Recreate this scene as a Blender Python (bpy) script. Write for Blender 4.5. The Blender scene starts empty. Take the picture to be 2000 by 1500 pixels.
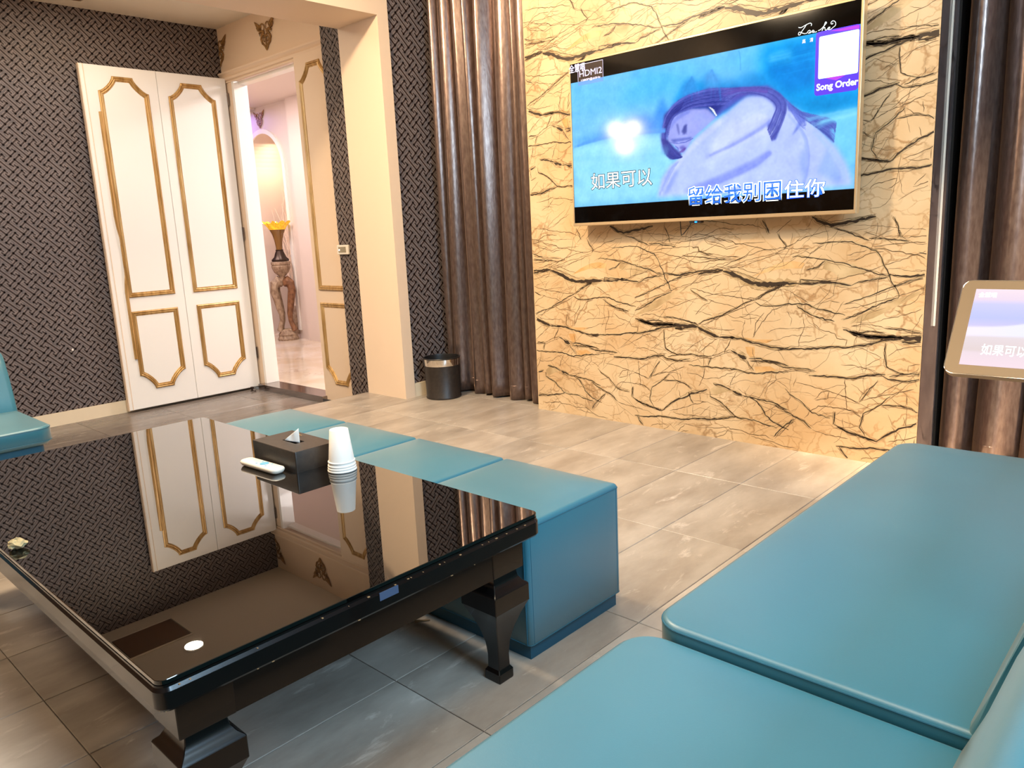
import bpy, bmesh, math, random, json
import numpy as np
from mathutils import Vector, Matrix

random.seed(7)
SC = bpy.context.scene
COL = SC.collection
PI = math.pi

# ---------------------------------------------------------------- camera
cam_d = bpy.data.cameras.new('camera')
cam = bpy.data.objects.new('camera', cam_d)
COL.objects.link(cam)
SC.camera = cam
cam_d.sensor_width = 36.0
cam_d.lens = 1508.9 / 2000 * 36
cam_d.clip_start = 0.02
cam_d.clip_end = 60
Rr = [[0.7308430742287243, 0.6809045395130714, -0.04730125709111339],
      [-0.10165976624344732, 0.17711985277602382, 0.9789248437341487],
      [-0.6749323616328047, 0.710631807494635, -0.19866741403076926]]
cam.matrix_world = Matrix(((Rr[0][0], Rr[1][0], -Rr[2][0], 0), (Rr[0][1], Rr[1][1], -Rr[2][1], 0),
                           (Rr[0][2], Rr[1][2], -Rr[2][2], 1.0), (0, 0, 0, 1)))
SC.view_settings.view_transform = 'Standard'
SC.view_settings.look = 'None'
SC.view_settings.gamma = 1
SC.view_settings.use_curve_mapping = False
SC.view_settings.exposure = 0.0

# ---------------------------------------------------------------- world and lights
w = bpy.data.worlds.new('world')
SC.world = w
w.use_nodes = True
w.node_tree.nodes['Background'].inputs[0].default_value = (0.5, 0.45, 0.4, 1)
w.node_tree.nodes['Background'].inputs[1].default_value = 0.3
WARM = (1.0, 0.77, 0.51)
SOFT = (1.0, 0.83, 0.62)
COOL = (0.55, 0.79, 1.0)


def area(name, loc, size, power, col, rot=(0, 0, 0), sizey=None, spread=None):
    l = bpy.data.lights.new(name, 'AREA')
    l.energy = power
    l.color = col
    l.size = size
    if sizey:
        l.shape = 'RECTANGLE'
        l.size_y = sizey
    else:
        l.shape = 'DISK'
    if spread:
        l.spread = spread
    o = bpy.data.objects.new(name, l)
    o.location = loc
    o.rotation_euler = rot
    COL.objects.link(o)
    return o


def aim(o, to):
    d = Vector(to) - o.location
    o.rotation_euler = d.to_track_quat('-Z', 'Y').to_euler()
    return o


# warm ceiling lamps over the television wall and the entry
aim(area('lamp_key', (-2.9, 1.3, 2.68), 0.24, 78, WARM), (-1.7, 3.1, 0.4))
area('lamp_wall_a', (-3.0, 1.0, 2.70), 0.8, 15, WARM)
area('lamp_wall_b', (-0.5, 0.7, 2.70), 0.8, 24, WARM)
area('lamp_wall_c', (-1.7, 0.6, 2.70), 0.8, 17, WARM)
area('lamp_rear_left', (-3.0, -0.6, 2.70), 0.5, 26, WARM)
aim(area('lamp_pillar', (-2.0, 1.7, 2.68), 0.3, 8, WARM), (-3.7, 2.7, 0.6))
# cool daylight panel over the right hand sofas
area('lamp_cool', (0.75, 0.7, 2.70), 1.1, 66, COOL)
aim(area('lamp_cool_side', (2.45, 0.8, 2.25), 1.0, 135, (0.50, 0.76, 1.0), sizey=0.8), (-1.4, 0.9, 0.0))
# entry lamp
area('lamp_entry', (-5.11, 2.01, 2.55), 0.12, 9, SOFT)
area('lamp_entry_b', (-4.75, 0.9, 2.55), 0.4, 20, (1.0, 0.92, 0.82))
area('fill_entry_up', (-4.25, 1.0, 2.30), 0.10, 9, (1.0, 0.88, 0.74), rot=(PI, 0.35, 0), sizey=2.6)  # added upward fill to brighten the entry ceiling, no fitting there
# corridor
area('lamp_corridor', (-7.4, 3.7, 2.44), 0.5, 40, (1.0, 0.88, 0.84))
aim(area('lamp_curtain', (0.75, 2.75, 2.68), 0.2, 62, WARM, spread=0.9), (0.1, 3.4, 0.9))
area('lamp_corridor_b', (-4.4, 4.0, 2.44), 0.5, 44, (1.0, 0.93, 0.90))
area('lamp_niche', (-8.35, 5.05, 2.10), 0.1, 8, (1.0, 0.72, 0.45))
area('lamp_violet', (-8.7, 4.55, 2.42), 0.2, 6, (0.40, 0.28, 1.0))


# ---------------------------------------------------------------- materials
def lin(c):
    r = []
    for v in c[:3]:
        v = v / 255.0
        r.append(v / 12.92 if v <= 0.04045 else ((v + 0.055) / 1.055) ** 2.4)
    return (r[0], r[1], r[2], 1.0)


def mat(name, col, rough=0.5, metal=0.0, coat=0.0, ior=1.5, emit=None, estr=0.0, sheen=0.0, trans=0.0, coatr=0.05, spec=None):
    m = bpy.data.materials.new(name)
    m.use_nodes = True
    b = m.node_tree.nodes['Principled BSDF']
    b.inputs['Base Color'].default_value = lin(col)
    b.inputs['Roughness'].default_value = rough
    b.inputs['Metallic'].default_value = metal
    b.inputs['IOR'].default_value = ior
    b.inputs['Coat Weight'].default_value = coat
    b.inputs['Coat Roughness'].default_value = coatr
    b.inputs['Sheen Weight'].default_value = sheen
    b.inputs['Transmission Weight'].default_value = trans
    if spec is not None:
        b.inputs['Specular IOR Level'].default_value = spec
    if emit:
        b.inputs['Emission Color'].default_value = lin(emit)
        b.inputs['Emission Strength'].default_value = estr
    m.diffuse_color = lin(col)
    return m


def nd(m, t, **kw):
    n = m.node_tree.nodes.new(t)
    for k, v in kw.items():
        setattr(n, k, v)
    return n


def lk(m, a, b):
    m.node_tree.links.new(a, b)


def noise_mix(m, c1, c2, scale=5, detail=4, stretch=(1, 1, 1), lo=0.35, hi=0.65, bump=0.0, bscale=None, rot=(0, 0, 0), rough=0.5, bdist=0.002):
    """vary the base colour between two colours with an object-space noise, with optional fine relief"""
    b = m.node_tree.nodes['Principled BSDF']
    tc = nd(m, 'ShaderNodeTexCoord')
    mp = nd(m, 'ShaderNodeMapping')
    mp.inputs['Scale'].default_value = stretch
    mp.inputs['Rotation'].default_value = rot
    lk(m, tc.outputs['Object'], mp.inputs[0])
    n = nd(m, 'ShaderNodeTexNoise')
    n.inputs['Scale'].default_value = scale
    n.inputs['Detail'].default_value = detail
    n.inputs['Roughness'].default_value = rough
    lk(m, mp.outputs[0], n.inputs[0])
    r = nd(m, 'ShaderNodeValToRGB')
    r.color_ramp.elements[0].position = lo
    r.color_ramp.elements[1].position = hi
    r.color_ramp.elements[0].color = lin(c1)
    r.color_ramp.elements[1].color = lin(c2)
    lk(m, n.outputs['Fac'], r.inputs[0])
    lk(m, r.outputs[0], b.inputs['Base Color'])
    if bump:
        n2 = nd(m, 'ShaderNodeTexNoise')
        n2.inputs['Scale'].default_value = bscale or scale * 8
        n2.inputs['Detail'].default_value = 3
        lk(m, mp.outputs[0], n2.inputs[0])
        bp = nd(m, 'ShaderNodeBump')
        bp.inputs['Strength'].default_value = bump
        bp.inputs['Distance'].default_value = bdist
        lk(m, n2.outputs['Fac'], bp.inputs['Height'])
        lk(m, bp.outputs[0], b.inputs['Normal'])
    return m, mp, r


M = {}
M['paint_cream'] = mat('cream_paint', (234, 210, 184), 0.55)
M['paint_white'] = mat('white_lacquer', (246, 243, 238), 0.35, coat=0.3)
M['paint_corr'] = mat('corridor_paint', (222, 208, 200), 0.5)
M['ceil'] = mat('ceiling_paint', (232, 220, 200), 0.7)
M['rear'] = mat('rear_wall', (120, 88, 60), 0.6)
M['base'] = mat('baseboard_paint', (232, 216, 188), 0.4)
M['wp_grey'] = noise_mix(mat('wallpaper_ground', (102, 94, 94), 0.6), (96, 88, 88), (108, 100, 100), 30, 3)[0]
M['wp_light'] = mat('wallpaper_pinstripe', (166, 150, 143), 0.5)
M['wp_dark'] = mat('wallpaper_line', (48, 31, 25), 0.6)
M['gold'] = noise_mix(mat('antique_gold', (190, 150, 92), 0.36, metal=0.4), (168, 128, 70), (206, 168, 110), 40, 4, (1, 1, 0.12))[0]
M['gold_dark'] = mat('bronze_gold', (120, 90, 38), 0.3, metal=0.8)
M['ornament'] = noise_mix(mat('ornament_bronze', (150, 112, 60), 0.5, metal=0.4), (120, 84, 44), (176, 136, 80), 60, 3)[0]
M['black_wood'] = mat('black_lacquer', (11, 9, 9), 0.22, coat=0.25, ior=1.4, coatr=0.06)
M['black_glass'] = mat('black_glass', (4, 4, 4), 0.01, coat=1.0, ior=1.55, coatr=0.0)
M['chip'] = mat('chipped_wood', (150, 120, 84), 0.7)
M['white_plastic'] = mat('white_plastic', (235, 228, 214), 0.35)
M['paper'] = mat('paper_white', (246, 243, 236), 0.6)
M['chrome'] = mat('chrome', (225, 220, 212), 0.12, metal=1.0)
M['steel'] = mat('polished_steel', (150, 140, 135), 0.12, metal=0.9)
M['black_plastic'] = mat('black_plastic', (26, 25, 25), 0.42)
M['black_matte'] = mat('black_matte', (20, 18, 17), 0.6)
M['black_leather'] = noise_mix(mat('black_leatherette', (38, 32, 28), 0.42), (36, 30, 26), (46, 39, 34), 60, 2, bump=0.2, bscale=300)[0]
M['champagne'] = mat('champagne_metal', (226, 198, 156), 0.3, metal=0.6)
M['blank'] = mat('blank', (190, 240, 248), 0.4, emit=(196, 240, 250), estr=0.9)
M['thermo'] = mat('thermostat_screen', (150, 140, 118), 0.3)
M['red_led'] = mat('indicator', (250, 240, 230), 0.3, emit=(255, 250, 240), estr=2.0)
M['blue_led'] = mat('blue_indicator', (20, 90, 255), 0.3, emit=(20, 120, 255), estr=6.0)
M['blue_button'] = mat('blue_button', (96, 170, 206), 0.4)
M['grey_button'] = mat('grey_button', (190, 190, 190), 0.4)
M['bulb'] = mat('lamp_glow', (255, 240, 220), 0.3, emit=(255, 225, 190), estr=45.0)
M['disc'] = mat('downlight_glow', (255, 245, 230), 0.3, emit=(255, 240, 215), estr=40.0)
M['bronze'] = mat('dark_bronze', (58, 44, 36), 0.4, metal=0.6)
M['twig_dark'] = mat('dark_twig', (104, 84, 84), 0.7)
M['twig_pale'] = mat('pale_twig', (255, 236, 216), 0.7)
M['tape'] = mat('clear_tape', (70, 84, 110), 0.15)
M['niche_back'] = noise_mix(mat('niche_plaster', (152, 118, 96), 0.8), (120, 88, 70), (178, 144, 120), 7, 6, bump=0.5, bscale=40, bdist=0.01)[0]
M['stone'] = noise_mix(mat('carved_stone', (176, 152, 126), 0.6), (124, 100, 80), (172, 150, 126), 22, 5, bump=0.4, bscale=60)[0]
M['stone_brown'] = noise_mix(mat('carved_stone_brown', (140, 96, 62), 0.5), (104, 68, 44), (140, 98, 66), 22, 5, bump=0.4, bscale=60)[0]
M['amber'] = mat('amber_glass', (120, 84, 30), 0.2, coat=0.5)
M['yellow'] = noise_mix(mat('yellow_glass', (246, 196, 30), 0.2, coat=0.4), (240, 170, 16), (255, 220, 60), 30, 3)[0]
M['yellow'].node_tree.nodes['Principled BSDF'].inputs['Emission Color'].default_value = lin((255, 190, 10))
M['yellow'].node_tree.nodes['Principled BSDF'].inputs['Emission Strength'].default_value = 0.25
M['card'] = mat('card_blue', (50, 20, 220), 0.4, emit=(56, 26, 236), estr=1.0)
M['card_v'] = mat('card_violet', (130, 20, 210), 0.4, emit=(128, 24, 215), estr=1.0)
M['txt_white'] = mat('caption_white', (235, 250, 255), 0.4, emit=(225, 246, 255), estr=1.1)
M['txt_blue'] = mat('caption_blue', (10, 90, 220), 0.4, emit=(14, 80, 214), estr=1.0)
M['txt_dark'] = mat('caption_outline', (10, 50, 70), 0.4, emit=(10, 62, 84), estr=0.5)
M['txt_lav'] = mat('caption_lavender', (200, 200, 240), 0.4, emit=(196, 196, 240), estr=1.0)
M['box_blue'] = mat('input_box', (60, 110, 180), 0.4, emit=(62, 116, 190), estr=0.9)
M['box_dark'] = mat('input_box_dark', (40, 28, 28), 0.3)
M['floor_sub'] = mat('grout', (58, 50, 44), 0.8)


def leather(name, c1, c2, rough=0.42):
    m, mp, r = noise_mix(mat(name, c1, rough, coat=0.35, coatr=0.4, sheen=0.3, spec=0.8), c1, c2, 3, 2, bump=0.18, bscale=420, bdist=0.0006)
    m.node_tree.nodes['Principled BSDF'].inputs['Sheen Roughness'].default_value = 0.4
    m.node_tree.nodes['Principled BSDF'].inputs['Sheen Tint'].default_value = lin((255, 222, 196))
    return m


M['teal'] = leather('teal_leather', (30, 106, 126), (36, 112, 132))
M['teal_seam'] = mat('teal_stitching', (34, 92, 112), 0.5)
M['teal_dark'] = mat('teal_plinth', (28, 84, 108), 0.5)


def tile_mat(name, c1, c2, rough):
    m, mp, r = noise_mix(mat(name, c1, rough), c1, c2, 3.0, 8, (2.4, 0.9, 1), 0.3, 0.72, bump=0.35, bscale=9, rot=(0, 0, 0.5), rough=0.62, bdist=0.003)
    b = m.node_tree.nodes['Principled BSDF']
    oi = nd(m, 'ShaderNodeObjectInfo')
    tc = [n for n in m.node_tree.nodes if n.type == 'TEX_COORD'][0]
    ad = nd(m, 'ShaderNodeVectorMath', operation='ADD')
    sc = nd(m, 'ShaderNodeVectorMath', operation='SCALE')
    sc.inputs['Scale'].default_value = 9.0
    cx = nd(m, 'ShaderNodeCombineXYZ')
    lk(m, oi.outputs['Random'], cx.inputs[0])
    lk(m, oi.outputs['Random'], cx.inputs[1])
    lk(m, cx.outputs[0], sc.inputs[0])
    lk(m, tc.outputs['Object'], ad.inputs[0])
    lk(m, sc.outputs[0], ad.inputs[1])
    lk(m, ad.outputs[0], mp.inputs[0])
    hs = nd(m, 'ShaderNodeHueSaturation')
    mr = nd(m, 'ShaderNodeMapRange')
    mr.inputs['To Min'].default_value = 0.88
    mr.inputs['To Max'].default_value = 1.10
    lk(m, oi.outputs['Random'], mr.inputs[0])
    lk(m, mr.outputs[0], hs.inputs['Value'])
    lk(m, r.outputs[0], hs.inputs['Color'])
    # pale mineral streaks
    n3 = nd(m, 'ShaderNodeTexNoise')
    n3.inputs['Scale'].default_value = 5.5
    n3.inputs['Detail'].default_value = 9
    n3.inputs['Roughness'].default_value = 0.7
    n3.inputs['Distortion'].default_value = 0.6
    lk(m, mp.outputs[0], n3.inputs[0])
    rr_ = nd(m, 'ShaderNodeValToRGB')
    rr_.color_ramp.elements[0].position = 0.58
    rr_.color_ramp.elements[1].position = 0.72
    rr_.color_ramp.elements[0].color = (0, 0, 0, 1)
    rr_.color_ramp.elements[1].color = (0.6, 0.6, 0.6, 1)
    lk(m, n3.outputs['Fac'], rr_.inputs[0])
    mx = nd(m, 'ShaderNodeMixRGB')
    mx.inputs[2].default_value = lin(tuple(min(255, c + 45) for c in c2))
    lk(m, rr_.outputs[0], mx.inputs[0])
    lk(m, hs.outputs[0], mx.inputs[1])
    lk(m, mx.outputs[0], b.inputs['Base Color'])
    return m


M['tile'] = tile_mat('slate_tile', (146, 134, 122), (188, 178, 166), 0.32)
M['tile_entry'] = tile_mat('entry_slate_tile', (100, 90, 84), (128, 118, 110), 0.26)


def marble_mat(name, c0, c1, cb, vein, rough, faint):
    m = mat(name, c0, rough, coat=0.25, coatr=0.1)
    b = m.node_tree.nodes['Principled BSDF']
    tc = nd(m, 'ShaderNodeTexCoord')
    n = nd(m, 'ShaderNodeTexNoise')
    n.inputs['Scale'].default_value = 3.2
    n.inputs['Detail'].default_value = 6
    lk(m, tc.outputs['Object'], n.inputs[0])
    r = nd(m, 'ShaderNodeValToRGB')
    e = r.color_ramp.elements
    e[0].position, e[0].color = 0.36, lin(c1)
    e[1].position, e[1].color = 0.56, lin(c0)
    x = e.new(0.74)
    x.color = lin(cb)
    lk(m, n.outputs['Fac'], r.inputs[0])
    last = r.outputs[0]
    for (scl, st, w0, amt, colv, dist) in faint:
        mp = nd(m, 'ShaderNodeMapping')
        mp.inputs['Scale'].default_value = st
        mp.inputs['Rotation'].default_value = (0, 0.45 if scl > 4 else -0.1, 0)
        nn = nd(m, 'ShaderNodeTexNoise')
        nn.inputs['Scale'].default_value = 7
        nn.inputs['Detail'].default_value = 6
        lk(m, tc.outputs['Object'], nn.inputs[0])
        mixv = nd(m, 'ShaderNodeMixRGB', blend_type='LINEAR_LIGHT')
        mixv.inputs[0].default_value = dist
        lk(m, tc.outputs['Object'], mixv.inputs[1])
        lk(m, nn.outputs['Color'], mixv.inputs[2])
        lk(m, mixv.outputs[0], mp.inputs[0])
        v = nd(m, 'ShaderNodeTexVoronoi', feature='DISTANCE_TO_EDGE')
        v.inputs['Scale'].default_value = scl
        lk(m, mp.outputs[0], v.inputs['Vector'])
        q = nd(m, 'ShaderNodeMapRange')
        q.inputs['From Min'].default_value = 0.0
        q.inputs['From Max'].default_value = w0
        q.inputs['To Min'].default_value = amt
        q.inputs['To Max'].default_value = 0.0
        lk(m, v.outputs['Distance'], q.inputs[0])
        # break the cracks up
        k = nd(m, 'ShaderNodeTexNoise')
        k.inputs['Scale'].default_value = scl * 0.8
        lk(m, tc.outputs['Object'], k.inputs[0])
        kr = nd(m, 'ShaderNodeMapRange')
        kr.inputs['From Min'].default_value = 0.42
        kr.inputs['From Max'].default_value = 0.6
        lk(m, k.outputs['Fac'], kr.inputs[0])
        mu = nd(m, 'ShaderNodeMath', operation='MULTIPLY')
        lk(m, q.outputs[0], mu.inputs[0])
        lk(m, kr.outputs[0], mu.inputs[1])
        mx = nd(m, 'ShaderNodeMixRGB')
        mx.inputs[2].default_value = lin(colv)
        lk(m, mu.outputs[0], mx.inputs[0])
        lk(m, last, mx.inputs[1])
        last = mx.outputs[0]
    lk(m, last, b.inputs['Base Color'])
    return m


FA = [(5.0, (1.0, 1, 2.2), 0.05, 0.75, (150, 110, 66), 0.12), (9.0, (1, 1, 1.7), 0.05, 0.55, (176, 132, 84), 0.10)]
M['marble'] = marble_mat('cracked_marble', (220, 192, 152), (208, 174, 130), (228, 203, 166), None, 0.42, FA)
M['marble_side'] = marble_mat('marble_shaded_side', (104, 90, 86), (84, 72, 70), (124, 110, 106), None, 0.12,
                              [(4.0, (1, 1, 1.4), 0.06, 0.9, (18, 14, 14), 0.15)])  # darker copy of the marble; shade and curtain reflection are in the colour
M['vein'] = mat('marble_vein', (56, 43, 32), 0.45)
M['vein2'] = mat('marble_vein_fine', (104, 82, 56), 0.45)
M['blotch'] = noise_mix(mat('marble_blotch', (196, 170, 128), 0.45), (176, 148, 106), (214, 188, 146), 12, 5)[0]
M['blotch2'] = noise_mix(mat('marble_blotch_orange', (220, 172, 112), 0.45), (206, 156, 96), (226, 190, 138), 12, 5)[0]
M['marble_floor'] = marble_mat('corridor_marble', (226, 212, 196), (214, 196, 172), (236, 226, 214), None, 0.08,
                               [(2.5, (1.2, 1, 1), 0.035, 0.5, (150, 128, 110), 0.2)])


def velvet(name):
    m = mat(name, (92, 78, 72), 0.30, metal=0.75, sheen=0.5)
    b = m.node_tree.nodes['Principled BSDF']
    b.inputs['Sheen Roughness'].default_value = 0.3
    b.inputs['Sheen Tint'].default_value = lin((230, 190, 165))
    noise_mix(m, (108, 90, 84), (136, 118, 110), 80, 4, (1, 1, 0.3), 0.3, 0.7, bump=0.3, bscale=120, bdist=0.002)
    return m


M['velvet'] = velvet('brown_velvet')


# ---------------------------------------------------------------- mesh helpers
class MB:
    def __init__(s):
        s.v, s.f, s.m = [], [], []

    def add(s, vs, fs, mi=0):
        o = len(s.v)
        s.v.extend([tuple(p) for p in vs])
        s.f.extend([tuple(i + o for i in f) for f in fs])
        s.m.extend([mi] * len(fs))

    def box(s, x0, x1, y0, y1, z0, z1, mi=0):
        s.add([(x0, y0, z0), (x1, y0, z0), (x1, y1, z0), (x0, y1, z0), (x0, y0, z1), (x1, y0, z1), (x1, y1, z1), (x0, y1, z1)],
              [(0, 3, 2, 1), (4, 5, 6, 7), (0, 1, 5, 4), (1, 2, 6, 5), (2, 3, 7, 6), (3, 0, 4, 7)], mi)

    def loft(s, loops, mi=0, cap0=True, cap1=True, closed=True):
        n = len(loops[0])
        vs = [p for l in loops for p in l]
        fs = []
        for k in range(len(loops) - 1):
            for i in range(n if closed else n - 1):
                j = (i + 1) % n
                fs.append((k * n + i, k * n + j, (k + 1) * n + j, (k + 1) * n + i))
        if cap0:
            fs.append(tuple(reversed(range(n))))
        if cap1:
            fs.append(tuple(range((len(loops) - 1) * n, len(loops) * n)))
        s.add(vs, fs, mi)

    def tube(s, pts, r, n=8, mi=0, flat=1.0, axis=None):
        """sweep a circle along pts; r may be a list; flat squashes it along axis"""
        P_ = [Vector(p) for p in pts]
        rs = r if isinstance(r, (list, tuple)) else [r] * len(P_)
        loops = []
        up = Vector((0, 0, 1)) if abs((P_[-1] - P_[0]).normalized().z) < 0.9 else Vector((1, 0, 0))
        for i, p in enumerate(P_):
            t = (P_[min(i + 1, len(P_) - 1)] - P_[max(i - 1, 0)])
            t = t.normalized() if t.length > 1e-9 else Vector((0, 0, 1))
            a = t.cross(up)
            a = a.normalized() if a.length > 1e-5 else Vector((1, 0, 0))
            b = a.cross(t).normalized()
            lp = []
            for k in range(n):
                o = (a * math.cos(2 * PI * k / n) + b * math.sin(2 * PI * k / n)) * rs[i]
                if axis is not None:
                    ax = Vector(axis)
                    o = o - ax * o.dot(ax) * (1 - flat)
                lp.append(p + o)
            loops.append(lp)
        s.loft(loops, mi)

    def lathe(s, prof, n=32, cx=0, cy=0, mi=0, cap0=True, cap1=True, rx=1, ry=1):
        loops = [[(cx + r * rx * math.cos(2 * PI * k / n), cy + r * ry * math.sin(2 * PI * k / n), z) for k in range(n)] for r, z in prof]
        s.loft(loops, mi, cap0, cap1)

    def build(s, name, mats, parent=None, smooth=False, angle=40):
        me = bpy.data.meshes.new(name)
        me.from_pydata(s.v, [], s.f)
        mats = mats if isinstance(mats, (list, tuple)) else [mats]
        for m_ in mats:
            me.materials.append(M[m_] if isinstance(m_, str) else m_)
        if len(mats) > 1:
            me.polygons.foreach_set('material_index', s.m)
        bm = bmesh.new()
        bm.from_mesh(me)
        bmesh.ops.recalc_face_normals(bm, faces=bm.faces)
        bm.to_mesh(me)
        bm.free()
        if smooth:
            me.polygons.foreach_set('use_smooth', [True] * len(me.polygons))
            me.update()
            me.set_sharp_from_angle(angle=math.radians(angle))
        me.update()
        o = bpy.data.objects.new(name, me)
        COL.objects.link(o)
        if parent:
            o.parent = parent
        return o


def thing(name, label, cat, loc=(0, 0, 0), rz=0, group=None):
    o = bpy.data.objects.new(name, None)
    o.empty_display_size = 0.05
    o.location = loc
    o.rotation_euler = (0, 0, rz)
    COL.objects.link(o)
    o['label'] = label
    o['category'] = cat
    if group:
        o['group'] = group
    return o


def tag(o, label, cat, group=None):
    o['label'] = label
    o['category'] = cat
    if group:
        o['group'] = group
    return o


def struct(o, label=None, cat=None):
    o['kind'] = 'structure'
    if label:
        o['label'] = label
    if cat:
        o['category'] = cat
    return o


def sempty(name, label, cat, loc=(0, 0, 0)):
    return struct(thing(name, label, cat, loc))


def rrect(w_, d_, r, n=5, cx=0, cy=0, z=0, inset=0.0):
    hw, hd = w_ / 2 - inset, d_ / 2 - inset
    rr = max(min(r - inset, hw, hd), 0.0005)
    pts = []
    for (sx, sy, a0) in ((1, 1, 0), (-1, 1, 90), (-1, -1, 180), (1, -1, 270)):
        for k in range(n + 1):
            a = math.radians(a0 + 90 * k / n)
            pts.append((cx + sx * (hw - rr) + rr * math.cos(a), cy + sy * (hd - rr) + rr * math.sin(a), z))
    return pts


def rr_sub(w_, d_, r, n, cx, cy, z, inset=0.0, sub=8):
    """rounded rectangle with points along its straight sides too"""
    p = rrect(w_, d_, r, n, cx, cy, z, inset)
    out = []
    q = n + 1
    for c in range(4):
        out += p[c * q:(c + 1) * q]
        a, b_ = p[c * q + q - 1], p[((c + 1) * q) % len(p)]
        for k in range(1, sub):
            u = k / sub
            out.append((a[0] + (b_[0] - a[0]) * u, a[1] + (b_[1] - a[1]) * u, z))
    return out


def cushion(mb, cx, cy, w_, d_, z0, z1, r=0.03, e=0.015, eb=0.004, crown=0.012, mi=0, n=6, m=4, rings=10, dip=None):
    L = [rr_sub(w_, d_, r, n, cx, cy, z0, eb), rr_sub(w_, d_, r, n, cx, cy, z0 + eb, 0)]
    L.append(rr_sub(w_, d_, r, n, cx, cy, z1 - e, 0))
    for k in range(1, m + 1):
        a = PI / 2 * k / m
        L.append(rr_sub(w_, d_, r, n, cx, cy, z1 - e + e * math.sin(a), e * (1 - math.cos(a))))
    base = L[-1]
    hw, hd = w_ / 2 - e, d_ / 2 - e
    for k in range(1, rings + 1):
        t = k / (rings + 0.3)
        lp = []
        for p in base:
            x, y = (p[0] - cx) * (1 - t), (p[1] - cy) * (1 - t)
            lp.append((cx + x, cy + y, z1 + crown * (1 - min(1, abs(x / hw)) ** 2.4) ** 0.8 * (1 - min(1, abs(y / hd)) ** 2.4) ** 0.8))
        L.append(lp)
    mb.loft(L, mi)


def ring(mb, loop, r, mi=0, n=6):
    """closed piping along a loop of points"""
    P_ = [Vector(p) for p in loop]
    N = len(P_)
    loops = []
    for i in range(N):
        t = (P_[(i + 1) % N] - P_[i - 1])
        t = t.normalized() if t.length > 1e-9 else Vector((1, 0, 0))
        up = Vector((0, 0, 1))
        a = t.cross(up).normalized()
        loops.append([P_[i] + a * r * math.cos(2 * PI * k / n) + up * r * math.sin(2 * PI * k / n) for k in range(n)])
    loops.append(loops[0])
    mb.loft(loops, mi, False, False)


# ---------------------------------------------------------------- room shell
ZL = -0.19      # entry floor
XP = -4.055     # platform edge
XW = -5.85      # left wall

# raised floor with single tiles
mb = MB()
mb.box(XP + 0.002, 2.62, -1.5, 3.52, ZL, -0.0065)
floor = struct(mb.build('floor', 'floor_sub'), 'raised floor of grey slate-look tiles', 'floor')
fl2 = MB()
fl2.box(XW, XP, -1.5, 3.05, ZL - 0.06, ZL - 0.0065)
floor2 = struct(fl2.build('floor', 'floor_sub'), 'lower entry floor of dark grey tiles', 'floor')
TX, TY = 0.2845, 0.557
_tm = {}


def tile(x0, x1, y0, y1, z, parent, mname, mk):
    g = 0.0010
    wx, wy = x1 - x0 - 2 * g, y1 - y0 - 2 * g
    if wx < 0.02 or wy < 0.02:
        return
    key = (round(wx, 3), round(wy, 3), mk)
    if key not in _tm:
        b_ = MB()
        L = []
        for ins, zz in ((0, -0.006), (0, -0.0012), (0.0012, 0.0)):
            a, c = wx / 2 - ins, wy / 2 - ins
            L.append([(-a, -c, zz), (a, -c, zz), (a, c, zz), (-a, c, zz)])
        b_.loft(L)
        o = b_.build('tile', mname, parent)
        _tm[key] = o.data
    else:
        o = bpy.data.objects.new('tile', _tm[key])
        COL.objects.link(o)
        o.parent = parent
    o.location = ((x0 + x1) / 2, (y0 + y1) / 2, z)


xs = [-1.03 + TX * k for k in range(-11, 14)]
ys = [0.395 + TY * k for k in range(-4, 7)]
for i in range(len(xs) - 1):
    for j in range(len(ys) - 1):
        x0, x1 = max(xs[i], XP), min(xs[i + 1], 2.6)
        y0, y1 = max(ys[j], -1.5), min(ys[j + 1], 3.5)
        if x1 - x0 > 0.02 and y1 - y0 > 0.02:
            tile(x0, x1, y0, y1, 0.0, floor, 'tile', 'a')
for i in range(8):
    for j in range(len(ys) - 1):
        x1 = XP - i * TX
        x0 = max(x1 - TX, XW)
        y0, y1 = max(ys[j] + 0.2, -1.5), min(ys[j + 1] + 0.2, 3.044)
        if x1 - x0 > 0.02 and y1 - y0 > 0.02:
            tile(x0, x1, y0, y1, ZL, floor2, 'tile_entry', 'b')


# key fret wallpaper: every motif is an I-shape with hooked ends, on a square lattice turned 45 degrees
def fret_segments():
    segs = []
    a, arm, hk = 0.395, 0.30, 0.15
    L = (-a, a)
    Rn = (a, -a)
    segs.append((L, Rn, 0.088))
    for (nx, ny), sg in ((L, 1), (Rn, -1)):
        up = (nx + arm, ny + arm)
        dn = (nx - arm, ny - arm)
        segs.append((up, dn, 0.080))
        segs.append((up, (up[0] + sg * hk, up[1] - sg * hk), 0.07))
        segs.append((dn, (dn[0] + sg * hk, dn[1] - sg * hk), 0.07))
    return segs


def clip_poly(poly, lo, hi, ax, eps=1e-9):
    def cut(pl, f):
        out = []
        for i in range(len(pl)):
            a, b = pl[i], pl[(i + 1) % len(pl)]
            fa, fb = f(a), f(b)
            if fa >= 0:
                out.append(a)
            if (fa >= 0) != (fb >= 0):
                t = fa / (fa - fb)
                out.append((a[0] + (b[0] - a[0]) * t, a[1] + (b[1] - a[1]) * t))
        return out
    if len(poly) < 3:
        return []
    pl = cut(poly, lambda p: p[ax] - lo)
    if len(pl) > 2:
        pl = cut(pl, lambda p: hi - p[ax])
    return pl


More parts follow.
